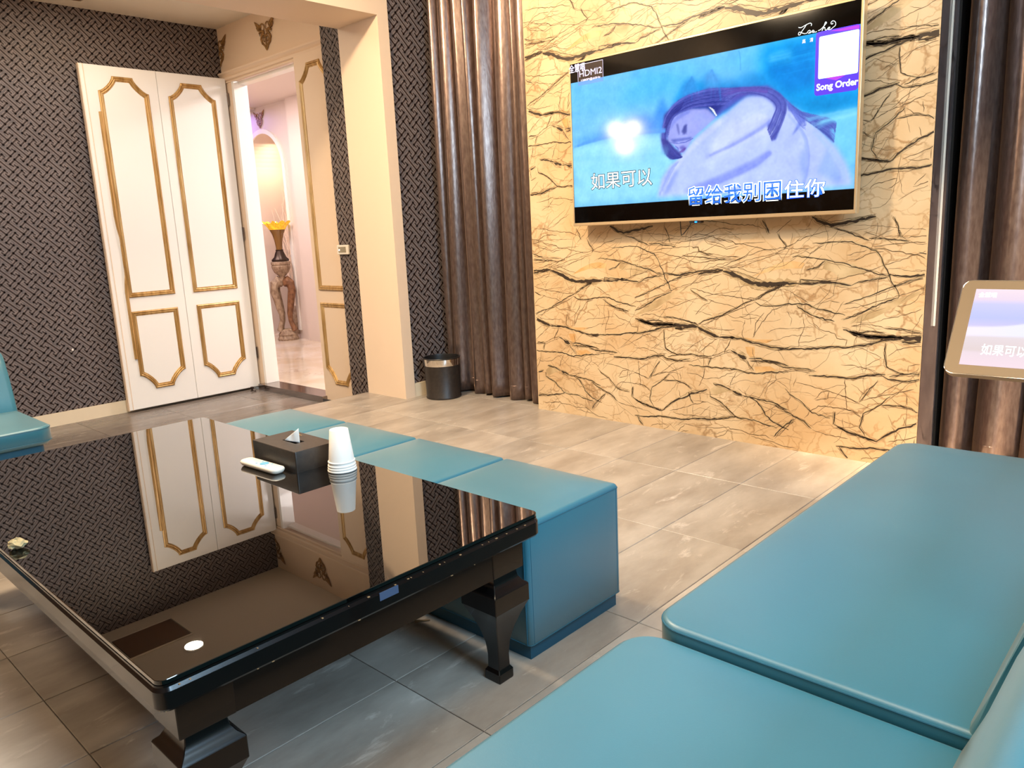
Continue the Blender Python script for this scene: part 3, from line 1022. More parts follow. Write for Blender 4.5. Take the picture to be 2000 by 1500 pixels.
# ---------------------------------------------------------------- marble feature wall
VE = json.loads('[[0.0049,[-2.788,0.751],[-2.731,0.76],[-2.666,0.768]],[0.0137,[-2.666,0.765],[-2.635,0.758],[-2.599,0.746],[-2.568,0.731],[-2.538,0.719],[-2.498,0.71],[-2.423,0.712],[-2.351,0.716],[-2.332,0.718]],[0.0061,[-2.332,0.717],[-2.294,0.717],[-2.257,0.718],[-2.211,0.721],[-2.175,0.721],[-2.143,0.716],[-2.113,0.712]],[0.0029,[-2.113,0.712],[-2.086,0.726],[-2.034,0.737],[-1.979,0.746]],[0.0031,[-2.317,0.718],[-2.317,0.733],[-2.28,0.731],[-2.233,0.728],[-2.192,0.726]],[0.0022,[-2.211,0.726],[-2.165,0.734],[-2.099,0.753],[-2.043,0.766]],[0.0034,[-2.354,0.824],[-2.338,0.829],[-2.277,0.821],[-2.218,0.814],[-2.164,0.802],[-2.098,0.784],[-2.042,0.769],[-2.013,0.755],[-1.971,0.75]],[0.0026,[-2.218,0.808],[-2.25,0.782],[-2.292,0.773]],[0.0033,[-2.271,0.879],[-2.23,0.878],[-2.176,0.883],[-2.118,0.882],[-2.088,0.869],[-2.054,0.856],[-2.025,0.846],[-2.004,0.818],[-1.992,0.786],[-1.975,0.757],[-1.967,0.732],[-1.947,0.704],[-1.934,0.675],[-1.939,0.665]],[0.0029,[-2.188,0.936],[-2.14,0.922],[-2.092,0.901],[-2.054,0.886]],[0.0032,[-2.054,0.893],[-2.011,0.892],[-1.949,0.884],[-1.909,0.878]],[0.0088,[-2.277,0.983],[-2.241,0.963],[-2.197,0.947],[-2.117,0.959],[-2.031,0.974]],[0.0024,[-2.65,0.774],[-2.587,0.762],[-2.527,0.739],[-2.467,0.722]],[0.002,[-2.655,0.778],[-2.597,0.784],[-2.536,0.762],[-2.496,0.755]],[0.002,[-2.702,0.79],[-2.639,0.778],[-2.566,0.788]],[0.002,[-2.761,0.908],[-2.722,0.917],[-2.681,0.898],[-2.618,0.893],[-2.608,0.881],[-2.562,0.88],[-2.492,0.864],[-2.428,0.853]],[0.002,[-2.761,0.908],[-2.74,0.887],[-2.682,0.874],[-2.651,0.862],[-2.593,0.873]],[0.002,[-2.781,0.843],[-2.721,0.831],[-2.674,0.826],[-2.621,0.83],[-2.585,0.826]],[0.002,[-2.782,0.819],[-2.701,0.816],[-2.606,0.814],[-2.564,0.822]],[0.0024,[-2.773,0.987],[-2.692,0.982],[-2.64,0.97],[-2.589,0.963],[-2.528,0.961],[-2.479,0.944]],[0.0057,[-1.972,0.757],[-1.943,0.752],[-1.899,0.747],[-1.85,0.756],[-1.803,0.763],[-1.745,0.768],[-1.696,0.774],[-1.67,0.772]],[0.0025,[-2.056,0.856],[-2.005,0.853],[-1.955,0.842],[-1.902,0.833],[-1.866,0.824],[-1.842,0.813],[-1.795,0.804],[-1.746,0.809],[-1.689,0.816],[-1.616,0.82]],[0.0021,[-2.034,0.861],[-1.963,0.87],[-1.882,0.876],[-1.827,0.877]],[0.0027,[-1.827,0.878],[-1.819,0.871],[-1.795,0.874],[-1.788,0.854],[-1.749,0.841],[-1.719,0.838]],[0.0017,[-1.719,0.838],[-1.671,0.832],[-1.598,0.83]],[0.0028,[-1.874,0.838],[-1.834,0.832],[-1.784,0.827],[-1.727,0.823],[-1.652,0.819]],[0.0021,[-1.938,0.891],[-1.842,0.901],[-1.772,0.911],[-1.72,0.922],[-1.712,0.911],[-1.671,0.902],[-1.628,0.896],[-1.613,0.884],[-1.546,0.886],[-1.477,0.889]],[0.0017,[-1.765,0.908],[-1.742,0.895],[-1.697,0.888],[-1.66,0.869],[-1.617,0.881]],[0.0014,[-2.114,0.945],[-2.046,0.941],[-1.954,0.93],[-1.882,0.923],[-1.823,0.916],[-1.746,0.924],[-1.617,0.924],[-1.512,0.927]],[0.0024,[-1.823,0.926],[-1.792,0.932],[-1.75,0.926],[-1.709,0.946],[-1.683,0.952],[-1.621,0.947]],[0.0018,[-2.074,0.764],[-1.964,0.8],[-1.842,0.844],[-1.757,0.857],[-1.69,0.892]],[0.0021,[-2.791,0.762],[-2.702,0.79],[-2.595,0.818],[-2.492,0.852],[-2.384,0.866],[-2.298,0.906],[-2.206,0.926]],[0.002,[-2.576,0.786],[-2.494,0.813],[-2.394,0.847]],[0.0019,[-2.285,0.861],[-2.346,0.858],[-2.394,0.862]],[0.0019,[-2.304,0.85],[-2.281,0.838],[-2.225,0.871]],[0.0018,[-1.965,0.711],[-1.883,0.733],[-1.803,0.751],[-1.689,0.779],[-1.58,0.825],[-1.511,0.872]],[0.0026,[-2.138,0.636],[-2.05,0.67],[-1.965,0.707],[-1.899,0.733],[-1.843,0.751]],[0.0019,[-2.138,0.616],[-2.05,0.637],[-1.994,0.656],[-1.932,0.676],[-1.863,0.702],[-1.764,0.724],[-1.678,0.752]],[0.0018,[-1.956,0.714],[-1.874,0.747],[-1.784,0.768]],[0.0018,[-2.134,0.83],[-2.06,0.849]],[0.0018,[-2.108,0.808],[-2.047,0.836],[-1.997,0.843]],[0.0017,[-1.67,0.782],[-1.598,0.799],[-1.552,0.815],[-1.476,0.83],[-1.393,0.855]],[0.002,[-1.652,0.785],[-1.608,0.789],[-1.569,0.795]],[0.0028,[-1.424,0.924],[-1.413,0.902],[-1.386,0.87],[-1.396,0.855]],[0.0034,[-2.487,0.979],[-2.469,0.952],[-2.457,0.923]],[0.0019,[-2.426,0.924],[-2.401,0.946],[-2.361,0.978]],[0.0028,[-1.969,0.972],[-1.949,0.933],[-1.941,0.894]],[0.0032,[-1.835,0.684],[-1.811,0.667],[-1.776,0.647],[-1.745,0.634]],[0.0025,[-1.835,0.688],[-1.803,0.685],[-1.764,0.672],[-1.688,0.66],[-1.632,0.656],[-1.578,0.649],[-1.521,0.646]],[0.0046,[-1.507,0.646],[-1.473,0.672],[-1.439,0.689],[-1.399,0.709]],[0.0017,[-1.521,0.647],[-1.473,0.678],[-1.422,0.702]],[0.002,[-1.51,0.648],[-1.542,0.653],[-1.56,0.646]],[0.0032,[-1.795,0.524],[-1.764,0.543],[-1.687,0.567],[-1.614,0.601],[-1.56,0.63],[-1.51,0.648]],[0.0025,[-1.776,0.521],[-1.725,0.541],[-1.65,0.576],[-1.577,0.606],[-1.521,0.634]],[0.0021,[-1.745,0.641],[-1.695,0.625],[-1.651,0.62],[-1.603,0.603]],[0.0018,[-1.807,0.566],[-1.791,0.587],[-1.764,0.613],[-1.714,0.635]],[0.0018,[-2.008,0.576],[-1.899,0.608],[-1.819,0.639],[-1.784,0.644]],[0.0014,[-1.949,0.621],[-1.908,0.605]],[0.0014,[-1.819,0.586],[-1.764,0.578],[-1.722,0.566]],[0.0014,[-1.776,0.647],[-1.726,0.662],[-1.578,0.683]],[0.0014,[-1.718,0.673],[-1.703,0.697],[-1.681,0.714]],[0.0014,[-1.776,0.686],[-1.726,0.704],[-1.696,0.711]],[0.0014,[-1.752,0.522],[-1.703,0.56],[-1.658,0.579]],[0.0034,[-2.139,0.574],[-2.094,0.591],[-2.059,0.611],[-2.007,0.641],[-1.94,0.668]],[0.0022,[-2.13,0.582],[-2.085,0.602],[-2.033,0.622]],[0.0036,[-2.516,0.636],[-2.491,0.621],[-2.436,0.62],[-2.377,0.63],[-2.291,0.634],[-2.25,0.616],[-2.191,0.606],[-2.132,0.593]],[0.0039,[-2.33,0.625],[-2.297,0.603],[-2.246,0.582],[-2.173,0.566]],[0.0019,[-2.366,0.686],[-2.328,0.664],[-2.282,0.638]],[0.0015,[-2.245,0.631],[-2.194,0.65],[-2.154,0.643]],[0.0023,[-2.392,0.62],[-2.437,0.603],[-2.463,0.57],[-2.495,0.525],[-2.522,0.48]],[0.0024,[-2.472,0.59],[-2.509,0.544],[-2.517,0.48]],[0.002,[-2.56,0.555],[-2.573,0.489],[-2.559,0.465]],[0.0019,[-2.302,0.58],[-2.294,0.542],[-2.314,0.49],[-2.32,0.447]],[0.0016,[-2.461,0.503],[-2.415,0.523],[-2.357,0.527],[-2.261,0.539]],[0.0023,[-2.261,0.555],[-2.234,0.533],[-2.17,0.517],[-2.161,0.498],[-2.121,0.494],[-2.126,0.47]],[0.0016,[-2.457,0.467],[-2.407,0.477],[-2.348,0.5],[-2.262,0.501]],[0.0016,[-2.32,0.47],[-2.263,0.481],[-2.197,0.511]],[0.0016,[-2.586,0.57],[-2.545,0.559],[-2.503,0.569]],[0.0016,[-2.643,0.576],[-2.607,0.561],[-2.534,0.58]],[0.0016,[-2.374,0.601],[-2.35,0.57],[-2.356,0.539]],[0.006,[-2.138,0.535],[-2.089,0.522],[-2.037,0.512],[-1.973,0.515],[-1.911,0.514]],[0.0083,[-2.113,0.532],[-2.087,0.521],[-2.039,0.51],[-1.966,0.515],[-1.925,0.516]],[0.0138,[-1.925,0.514],[-1.863,0.515],[-1.795,0.512]],[0.0099,[-1.795,0.512],[-1.764,0.497],[-1.725,0.482],[-1.687,0.472]],[0.0063,[-1.687,0.472],[-1.649,0.472],[-1.612,0.473]],[0.0055,[-1.642,0.474],[-1.583,0.472],[-1.539,0.459],[-1.486,0.451],[-1.441,0.441],[-1.4,0.44],[-1.366,0.446]],[0.0048,[-2.408,0.432],[-2.335,0.444],[-2.24,0.45],[-2.194,0.46],[-2.112,0.465],[-2.081,0.474],[-2.029,0.483],[-1.986,0.5],[-1.919,0.509]],[0.0022,[-2.107,0.55],[-2.071,0.56],[-2.028,0.56],[-1.981,0.549]],[0.0026,[-1.983,0.549],[-1.924,0.55],[-1.863,0.54],[-1.803,0.527],[-1.791,0.517]],[0.0026,[-2.073,0.529],[-2.03,0.534],[-1.979,0.529]],[0.0036,[-1.916,0.5],[-1.875,0.498],[-1.835,0.508]],[0.0021,[-1.776,0.518],[-1.725,0.506],[-1.668,0.506],[-1.613,0.511]],[0.0049,[-1.63,0.415],[-1.597,0.402]],[0.0118,[-1.597,0.4],[-1.556,0.382]],[0.0027,[-1.556,0.378],[-1.538,0.352],[-1.52,0.333]],[0.0034,[-1.545,0.386],[-1.503,0.389],[-1.45,0.383],[-1.398,0.377],[-1.364,0.367]],[0.0031,[-1.538,0.376],[-1.485,0.377],[-1.433,0.378],[-1.398,0.374]],[0.002,[-1.517,0.381],[-1.495,0.369],[-1.467,0.378],[-1.446,0.37],[-1.412,0.383]],[0.0032,[-2.425,0.373],[-2.381,0.36],[-2.313,0.361],[-2.247,0.358]],[0.0024,[-2.382,0.348],[-2.314,0.349],[-2.266,0.345]],[0.0037,[-1.843,0.331],[-1.763,0.329],[-1.686,0.33],[-1.611,0.332],[-1.544,0.319],[-1.484,0.323],[-1.449,0.334],[-1.364,0.341]],[0.0051,[-2.271,0.336],[-2.183,0.339],[-2.092,0.339],[-2.039,0.357],[-1.97,0.368]],[0.0033,[-1.955,0.36],[-1.901,0.375],[-1.831,0.383],[-1.783,0.377],[-1.732,0.379]],[0.0021,[-1.732,0.379],[-1.667,0.407],[-1.63,0.417]],[0.0034,[-1.989,0.365],[-1.959,0.349],[-1.901,0.346],[-1.835,0.362]],[0.0019,[-1.955,0.353],[-1.884,0.347],[-1.827,0.348],[-1.779,0.37]],[0.0029,[-1.975,0.492],[-1.975,0.455],[-1.967,0.4],[-1.934,0.384],[-1.901,0.375]],[0.0018,[-1.963,0.441],[-1.933,0.468],[-1.884,0.482],[-1.823,0.493]],[0.0015,[-2.142,0.426],[-2.061,0.465],[-1.988,0.432],[-2.053,0.39]],[0.0015,[-1.872,0.385],[-1.803,0.437],[-1.748,0.469]],[0.0022,[-1.791,0.391],[-1.756,0.422],[-1.702,0.461]],[0.0024,[-1.631,0.466],[-1.641,0.437],[-1.664,0.408]],[0.0015,[-1.888,0.409],[-1.888,0.38]],[0.0017,[-1.528,0.435],[-1.521,0.398],[-1.502,0.355]],[0.0019,[-2.142,0.391],[-2.097,0.394],[-2.036,0.384],[-2.01,0.371],[-1.989,0.361]],[0.0028,[-1.728,0.376],[-1.736,0.356],[-1.742,0.338]],[0.0022,[-1.76,0.329],[-1.763,0.296],[-1.779,0.258],[-1.791,0.235]],[0.0021,[-1.599,0.322],[-1.621,0.288],[-1.632,0.252]],[0.0018,[-1.856,0.291],[-1.795,0.289],[-1.763,0.274],[-1.686,0.282],[-1.648,0.307],[-1.607,0.321]],[0.0017,[-1.418,0.329],[-1.417,0.302],[-1.455,0.267],[-1.468,0.221]],[0.0017,[-1.417,0.298],[-1.379,0.282],[-1.362,0.267]],[0.0023,[-2.123,0.331],[-2.117,0.27],[-2.112,0.209]],[0.0023,[-2.144,0.268],[-2.109,0.256],[-2.064,0.241]],[0.0027,[-2.064,0.245],[-2.037,0.285],[-1.998,0.338]],[0.0023,[-2.055,0.253],[-1.99,0.278],[-1.939,0.291],[-1.864,0.32]],[0.0019,[-1.998,0.278],[-1.938,0.324],[-1.876,0.359]],[0.003,[-1.947,0.282],[-1.977,0.25],[-2.047,0.2],[-2.052,0.169],[-2.059,0.141],[-2.035,0.106]],[0.0026,[-1.977,0.242],[-1.918,0.248],[-1.868,0.242],[-1.827,0.217]],[0.0019,[-1.943,0.275],[-1.918,0.255],[-1.885,0.248]],[0.0022,[-1.889,0.292],[-1.885,0.255]],[0.0023,[-2.136,0.216],[-2.087,0.204],[-2.052,0.181]],[0.0035,[-2.147,0.131],[-2.102,0.113],[-2.035,0.102],[-1.992,0.092]],[0.0054,[-1.992,0.092],[-1.944,0.132],[-1.898,0.162],[-1.868,0.171],[-1.827,0.198],[-1.783,0.211],[-1.747,0.225]],[0.003,[-1.844,0.2],[-1.827,0.161],[-1.819,0.151]],[0.0022,[-1.783,0.203],[-1.783,0.163]],[0.0018,[-1.747,0.204],[-1.745,0.182]],[0.0019,[-1.897,0.205],[-1.885,0.169]],[0.0018,[-1.831,0.198],[-1.848,0.214]],[0.0036,[-1.732,0.216],[-1.73,0.191],[-1.673,0.169],[-1.639,0.141],[-1.608,0.116],[-1.578,0.109],[-1.516,0.111],[-1.462,0.097],[-1.409,0.087]],[0.0043,[-1.716,0.254],[-1.666,0.248],[-1.621,0.232]],[0.0085,[-1.621,0.231],[-1.572,0.216]],[0.0042,[-1.572,0.216],[-1.536,0.212],[-1.482,0.206],[-1.422,0.199],[-1.394,0.186],[-1.36,0.176]],[0.0037,[-2.417,0.191],[-2.368,0.167],[-2.319,0.148],[-2.286,0.136],[-2.253,0.108]],[0.0038,[-1.536,0.21],[-1.503,0.196],[-1.477,0.165],[-1.463,0.139],[-1.427,0.113],[-1.382,0.095],[-1.357,0.088]],[0.0033,[-2.416,0.047],[-2.39,0.083],[-2.329,0.139]],[0.0021,[-2.401,0.053],[-2.37,0.086],[-2.314,0.153]],[0.0048,[-2.149,0.048],[-2.067,0.051],[-2.001,0.064],[-1.936,0.063],[-1.885,0.062],[-1.819,0.077],[-1.763,0.084],[-1.723,0.084],[-1.665,0.099],[-1.604,0.111]],[0.0023,[-1.927,0.094],[-1.894,0.087],[-1.844,0.09],[-1.775,0.092],[-1.731,0.096]],[0.0019,[-1.852,0.091],[-1.852,0.125]],[0.0023,[-1.949,0.097],[-1.885,0.117],[-1.823,0.143],[-1.743,0.168]],[0.0032,[-2.135,0.046],[-2.113,0.017],[-2.09,-0.003]],[0.0022,[-1.751,0.042],[-1.684,0.049],[-1.638,0.061],[-1.63,0.052],[-1.57,0.052],[-1.526,0.042],[-1.461,0.048],[-1.425,0.033]],[0.0018,[-1.715,-0.001],[-1.664,0.018],[-1.634,0.051]],[0.0023,[-1.907,-0.004],[-1.844,0.013]],[0.0019,[-1.903,0.001],[-1.865,0.04]],[0.0019,[-1.993,-0.005],[-1.949,0.024]],[0.002,[-2.059,-0.003],[-2.041,0.015],[-1.962,0.03]],[0.0015,[-1.787,0.096],[-1.731,0.147]],[0.0015,[-1.696,0.137],[-1.7,0.107],[-1.723,0.097]],[0.0028,[-2.372,0.268],[-2.351,0.246],[-2.303,0.223],[-2.27,0.19],[-2.252,0.176],[-2.177,0.164]],[0.0024,[-2.286,0.148],[-2.256,0.187],[-2.227,0.21],[-2.176,0.212],[-2.139,0.211],[-2.09,0.209],[-2.055,0.186]],[0.0031,[-2.158,0.194],[-2.164,0.138]],[0.0028,[-2.159,0.139],[-2.118,0.12],[-2.043,0.102],[-1.99,0.093]],[0.002,[-2.325,0.3],[-2.268,0.293],[-2.198,0.28],[-2.129,0.263],[-2.067,0.246]],[0.0016,[-2.324,0.32],[-2.335,0.279]],[0.0024,[-2.245,0.236],[-2.216,0.27],[-2.184,0.277],[-2.189,0.245],[-2.241,0.233]],[0.0021,[-2.524,0.033],[-2.473,0.027],[-2.422,0.025],[-2.372,0.011],[-2.313,0.011]],[0.0024,[-2.249,0.104],[-2.202,0.094],[-2.101,0.087]],[0.0016,[-2.427,0.178],[-2.434,0.127]],[0.0021,[-2.624,0.408],[-2.657,0.398],[-2.651,0.419],[-2.627,0.458]],[0.0021,[-2.657,0.398],[-2.712,0.373],[-2.779,0.365]]]')
YM = 3.145
MX0, MX1 = -2.79, -0.85
mb = MB()
mb.box(MX0, MX1, YM, 3.5, 0, 2.75, 0)
rnd = random.Random(11)
BL = json.loads('[[[-2.218,0.81],[-2.164,0.8],[-2.094,0.782],[-2.043,0.768],[-2.094,0.753],[-2.156,0.738],[-2.187,0.764],[-2.228,0.778]],[[-2.139,0.552],[-2.059,0.603],[-1.995,0.638],[-1.936,0.665],[-1.867,0.694],[-1.843,0.695],[-1.899,0.662],[-1.953,0.628],[-2.025,0.586],[-2.086,0.565]],[[-1.73,0.227],[-1.701,0.25],[-1.666,0.245],[-1.628,0.231],[-1.674,0.215],[-1.704,0.201],[-1.728,0.206]],[[-2.538,0.723],[-2.568,0.746],[-2.608,0.762],[-2.567,0.762],[-2.517,0.739],[-2.497,0.723]],[[-2.527,0.743],[-2.465,0.778],[-2.406,0.801],[-2.353,0.809],[-2.301,0.801],[-2.311,0.778],[-2.368,0.778],[-2.416,0.774],[-2.476,0.759]],[[-1.561,0.436],[-1.518,0.439],[-1.517,0.398],[-1.538,0.39],[-1.553,0.409]],[[-2.564,0.477],[-2.507,0.472],[-2.427,0.476],[-2.457,0.459],[-2.539,0.458]],[[-2.512,0.35],[-2.441,0.359],[-2.411,0.345],[-2.462,0.329],[-2.503,0.322]]]')
for kx in (-1, 0, 1, 2):
    for kz in (-1, 0, 1, 2):
        for bi, pl in enumerate(BL):
            p2 = [(p[0] + kx * 0.995, p[1] + kz * 1.080) for p in pl]
            p2 = clip_poly(clip_poly(p2, MX0, MX1, 0), 0.0, 2.74, 1) if len(p2) > 2 else []
            if len(p2) > 2:
                mb.add([(p[0], YM - 0.0002, p[1]) for p in p2], [tuple(range(len(p2)))], 4 if bi < 4 else 5)


def ribbon(pts, w_, mi, d):
    # refine with jitter, taper the ends
    P_ = []
    for i in range(len(pts) - 1):
        a, b = pts[i], pts[i + 1]
        ln = math.hypot(b[0] - a[0], b[1] - a[1])
        n = max(1, int(ln / 0.012))
        for k in range(n):
            u = k / n
            j = min(0.0028, ln * 0.12)
            P_.append((a[0] + (b[0] - a[0]) * u + (rnd.uniform(-j, j) if k else 0), a[1] + (b[1] - a[1]) * u + (rnd.uniform(-j, j) if k else 0)))
    P_.append(tuple(pts[-1]))
    if len(P_) < 2:
        return
    vs = []
    n = len(P_)
    for i, p in enumerate(P_):
        a, b = P_[max(i - 1, 0)], P_[min(i + 1, n - 1)]
        dx, dy = b[0] - a[0], b[1] - a[1]
        l_ = math.hypot(dx, dy) or 1
        u = i / (n - 1)
        e = min(1.0, 0.35 + 6 * min(u, 1 - u))
        h = w_ / 2 * e * rnd.uniform(0.6, 1.25)
        vs.append((p[0] - dy / l_ * h, p[1] + dx / l_ * h))
        vs.append((p[0] + dy / l_ * h * rnd.uniform(0.7, 1.2), p[1] - dx / l_ * h * rnd.uniform(0.7, 1.2)))
    for i in range(n - 1):
        q = [vs[2 * i], vs[2 * i + 1], vs[2 * i + 3], vs[2 * i + 2]]
        if min(a[0] for a in q) > MX0 and max(a[0] for a in q) < MX1 and min(a[1] for a in q) > 0.0 and max(a[1] for a in q) < 2.74:
            mb.add([(a[0], YM - d, a[1]) for a in q], [(0, 1, 2, 3)], mi)


for kx in (-1, 0, 1, 2):
    for kz in (-1, 0, 1, 2):
        for v in VE:
            w_, pts = v[0], v[1:]
            p2 = [(p[0] + kx * 0.995, p[1] + kz * 1.080) for p in pts]
            if max(p[0] for p in p2) < MX0 or min(p[0] for p in p2) > MX1 or min(p[1] for p in p2) > 2.74 or max(p[1] for p in p2) < 0:
                continue
            fine = w_ < 0.0026
            if not fine:
                ribbon(p2, w_ * 3.0, 4, 0.0003)
                for s_ in (-1.6, -0.9, 0.8, 1.5):
                    if rnd.random() < 0.75:
                        a_ = rnd.randint(0, max(0, len(p2) - 3))
                        sl = p2[a_:a_ + rnd.randint(2, 5)]
                        if len(sl) > 1:
                            ribbon([(p[0] + rnd.uniform(-.01, .01), p[1] + w_ * s_ + rnd.uniform(-.003, .003)) for p in sl], 0.0016, 2, 0.0005)
            ribbon(p2, w_ * (1.2 if fine else 1.2), 2 if fine else 1, 0.0004 if fine else 0.0007)
            if w_ > 0.0042:     # frayed companions beside the thick veins
                for s_ in (1, -1):
                    off = w_ * 0.6 * s_
                    ribbon([(p[0] + rnd.uniform(-.004, .004), p[1] + off + rnd.uniform(-.004, .004)) for p in p2], w_ * 0.22, 2, 0.0005)
# loose hairline cracks, most of them rising to the right
for k in range(760):
    x, z = rnd.uniform(MX0, MX1), rnd.uniform(0.0, 2.7)
    a_ = rnd.choice([rnd.gauss(0.50, 0.12), rnd.gauss(0.50, 0.12), rnd.gauss(0.0, 0.25), rnd.gauss(-0.5, 0.3), rnd.gauss(1.4, 0.3)])
    n_ = rnd.randint(2, 6)
    pts = [(x, z)]
    for q in range(n_):
        st = rnd.uniform(0.015, 0.055)
        a_ += rnd.gauss(0, 0.25)
        x, z = x + st * math.cos(a_), z + st * math.sin(a_)
        pts.append((x, z))
    ribbon(pts, rnd.uniform(0.0008, 0.0017), 2, 0.00035)
# side face: the same marble, its shade put into a darker colour
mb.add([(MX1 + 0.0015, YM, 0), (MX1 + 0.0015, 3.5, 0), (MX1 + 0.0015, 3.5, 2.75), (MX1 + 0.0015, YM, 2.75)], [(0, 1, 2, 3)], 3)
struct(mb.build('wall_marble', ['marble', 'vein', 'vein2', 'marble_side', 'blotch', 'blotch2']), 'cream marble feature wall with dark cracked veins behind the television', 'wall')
mb = MB()
mb.box(MX1 + 0.002, MX1 + 0.008, 3.264, 3.270, 0.55, 2.75)  # white strip drawn where the glossy side mirrors a bright line
struct(mb.build('reflection_strip', 'white_plastic'), 'thin white strip standing in for a bright reflection on the marble side', 'trim')
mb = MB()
mb.box(MX1 + 0.002, MX1 + 0.010, 3.36, 3.5, 0.0, 2.75)  # black sheet standing in for shade in the gap by the curtain
struct(mb.build('shade_strip', 'black_matte'), 'black vertical strip painted as the shade of the gap beside the marble wall', 'trim')


# ---------------------------------------------------------------- curtains
def curtain(name, label, x0, x1, y, z0, z1, widths, amp, seed):
    rnd = random.Random(seed)
    t = thing(name, label, 'curtain', ((x0 + x1) / 2, y, z0))
    tot = sum(widths)
    xs_, ys_ = [], []
    x = x0
    bounds = [x0]
    for w_ in widths:
        x += w_ / tot * (x1 - x0)
        bounds.append(x)
    amps = [amp * rnd.uniform(0.75, 1.2) for _ in widths]
    lean = [rnd.uniform(-1, 1) for _ in widths]
    K = 16
    nz = 34
    rows = []
    cx = (x0 + x1) / 2
    for iz in range(nz + 1):
        u = iz / nz
        z = z0 + (z1 - z0) * u
        row = []
        for i, w_ in enumerate(widths):
            a, b = bounds[i], bounds[i + 1]
            for k in range(K):
                s = k / K
                # round front lobe with a tight valley
                lobe = abs(math.sin(PI * s)) ** 0.8
                sway = lean[i] * 0.010 * math.sin(2.2 * u + i) + 0.004 * math.sin(7 * u + 2.1 * i + seed)
                xx = a + (b - a) * (s + 0.07 * math.sin(2 * PI * s) * lean[i]) + sway
                yy = y - amps[i] * lobe * (0.9 + 0.18 * math.sin(3 * u + i * 1.7)) - 0.006 * (1 - u) * math.sin(5 * s + i)
                flare = (1 - u) ** 6
                xx += (xx - cx) * 0.015 * flare
                zz = z + (0.006 * math.sin(i * 2.3) - 0.004 * lobe) * flare
                row.append((xx - cx, yy - y, zz - z0))
        row.append((bounds[-1] - cx, 0.0, z - z0))
        rows.append(row)
    mb = MB()
    mb.loft(rows, 0, False, False, closed=False)
    o = mb.build('drape', 'velvet', t, True, 80)
    md = o.modifiers.new('thick', 'SOLIDIFY')
    md.thickness = 0.004
    md.offset = 1
    # stitched hem
    mb = MB()
    hem = [(p[0], p[1] - 0.004, 0.075) for p in rows[0]]
    L = [[(p[0], p[1], p[2] - 0.0015) for p in hem], [(p[0], p[1] - 0.0012, p[2]) for p in hem], [(p[0], p[1], p[2] + 0.0015) for p in hem]]
    mb.loft(L, 0, False, False, closed=False)
    mb.build('hem', 'velvet', t)
    return t


curtain('curtain', 'long brown velvet curtain hanging between wallpaper and marble wall', -3.62, -2.80, 3.30, 0.012, 2.74,
        [0.8, 1.05, 1.3, 0.8, 1.35, 1.45, 0.75, 1.5], 0.085, 3)
curtain('curtain', 'brown velvet curtain behind the tablet, right of the marble wall', -0.825, 1.3, 3.43, 0.012, 2.74,
        [0.9, 1.25, 1.0, 1.5, 1.2, 1.6, 1.1, 1.4, 1.3, 1.2, 1.4, 1.1, 1.3], 0.115, 9)

# ---------------------------------------------------------------- waste bin
t = thing('waste_bin', 'round black waste bin with a chrome rim by the left curtain', 'bin', (-3.505, 3.08, 0))
mb = MB()
mb.lathe([(0.104, 0.0), (0.108, 0.004), (0.108, 0.012), (0.105, 0.016), (0.110, 0.205), (0.110, 0.207)], 40, cap1=False)
mb.build('body', 'black_leather', t, True)
mb = MB()
mb.lathe([(0.1108, 0.203), (0.1120, 0.205), (0.1120, 0.243), (0.1105, 0.2445)], 40, cap0=False, cap1=False)
mb.build('chrome_rim', 'chrome', t, True)
mb = MB()
mb.lathe([(0.112, 0.244), (0.114, 0.247), (0.112, 0.250), (0.107, 0.250), (0.105, 0.24), (0.102, 0.06), (0.09, 0.05)], 40, cap0=False)
mb.build('liner_ring', 'black_plastic', t, True)

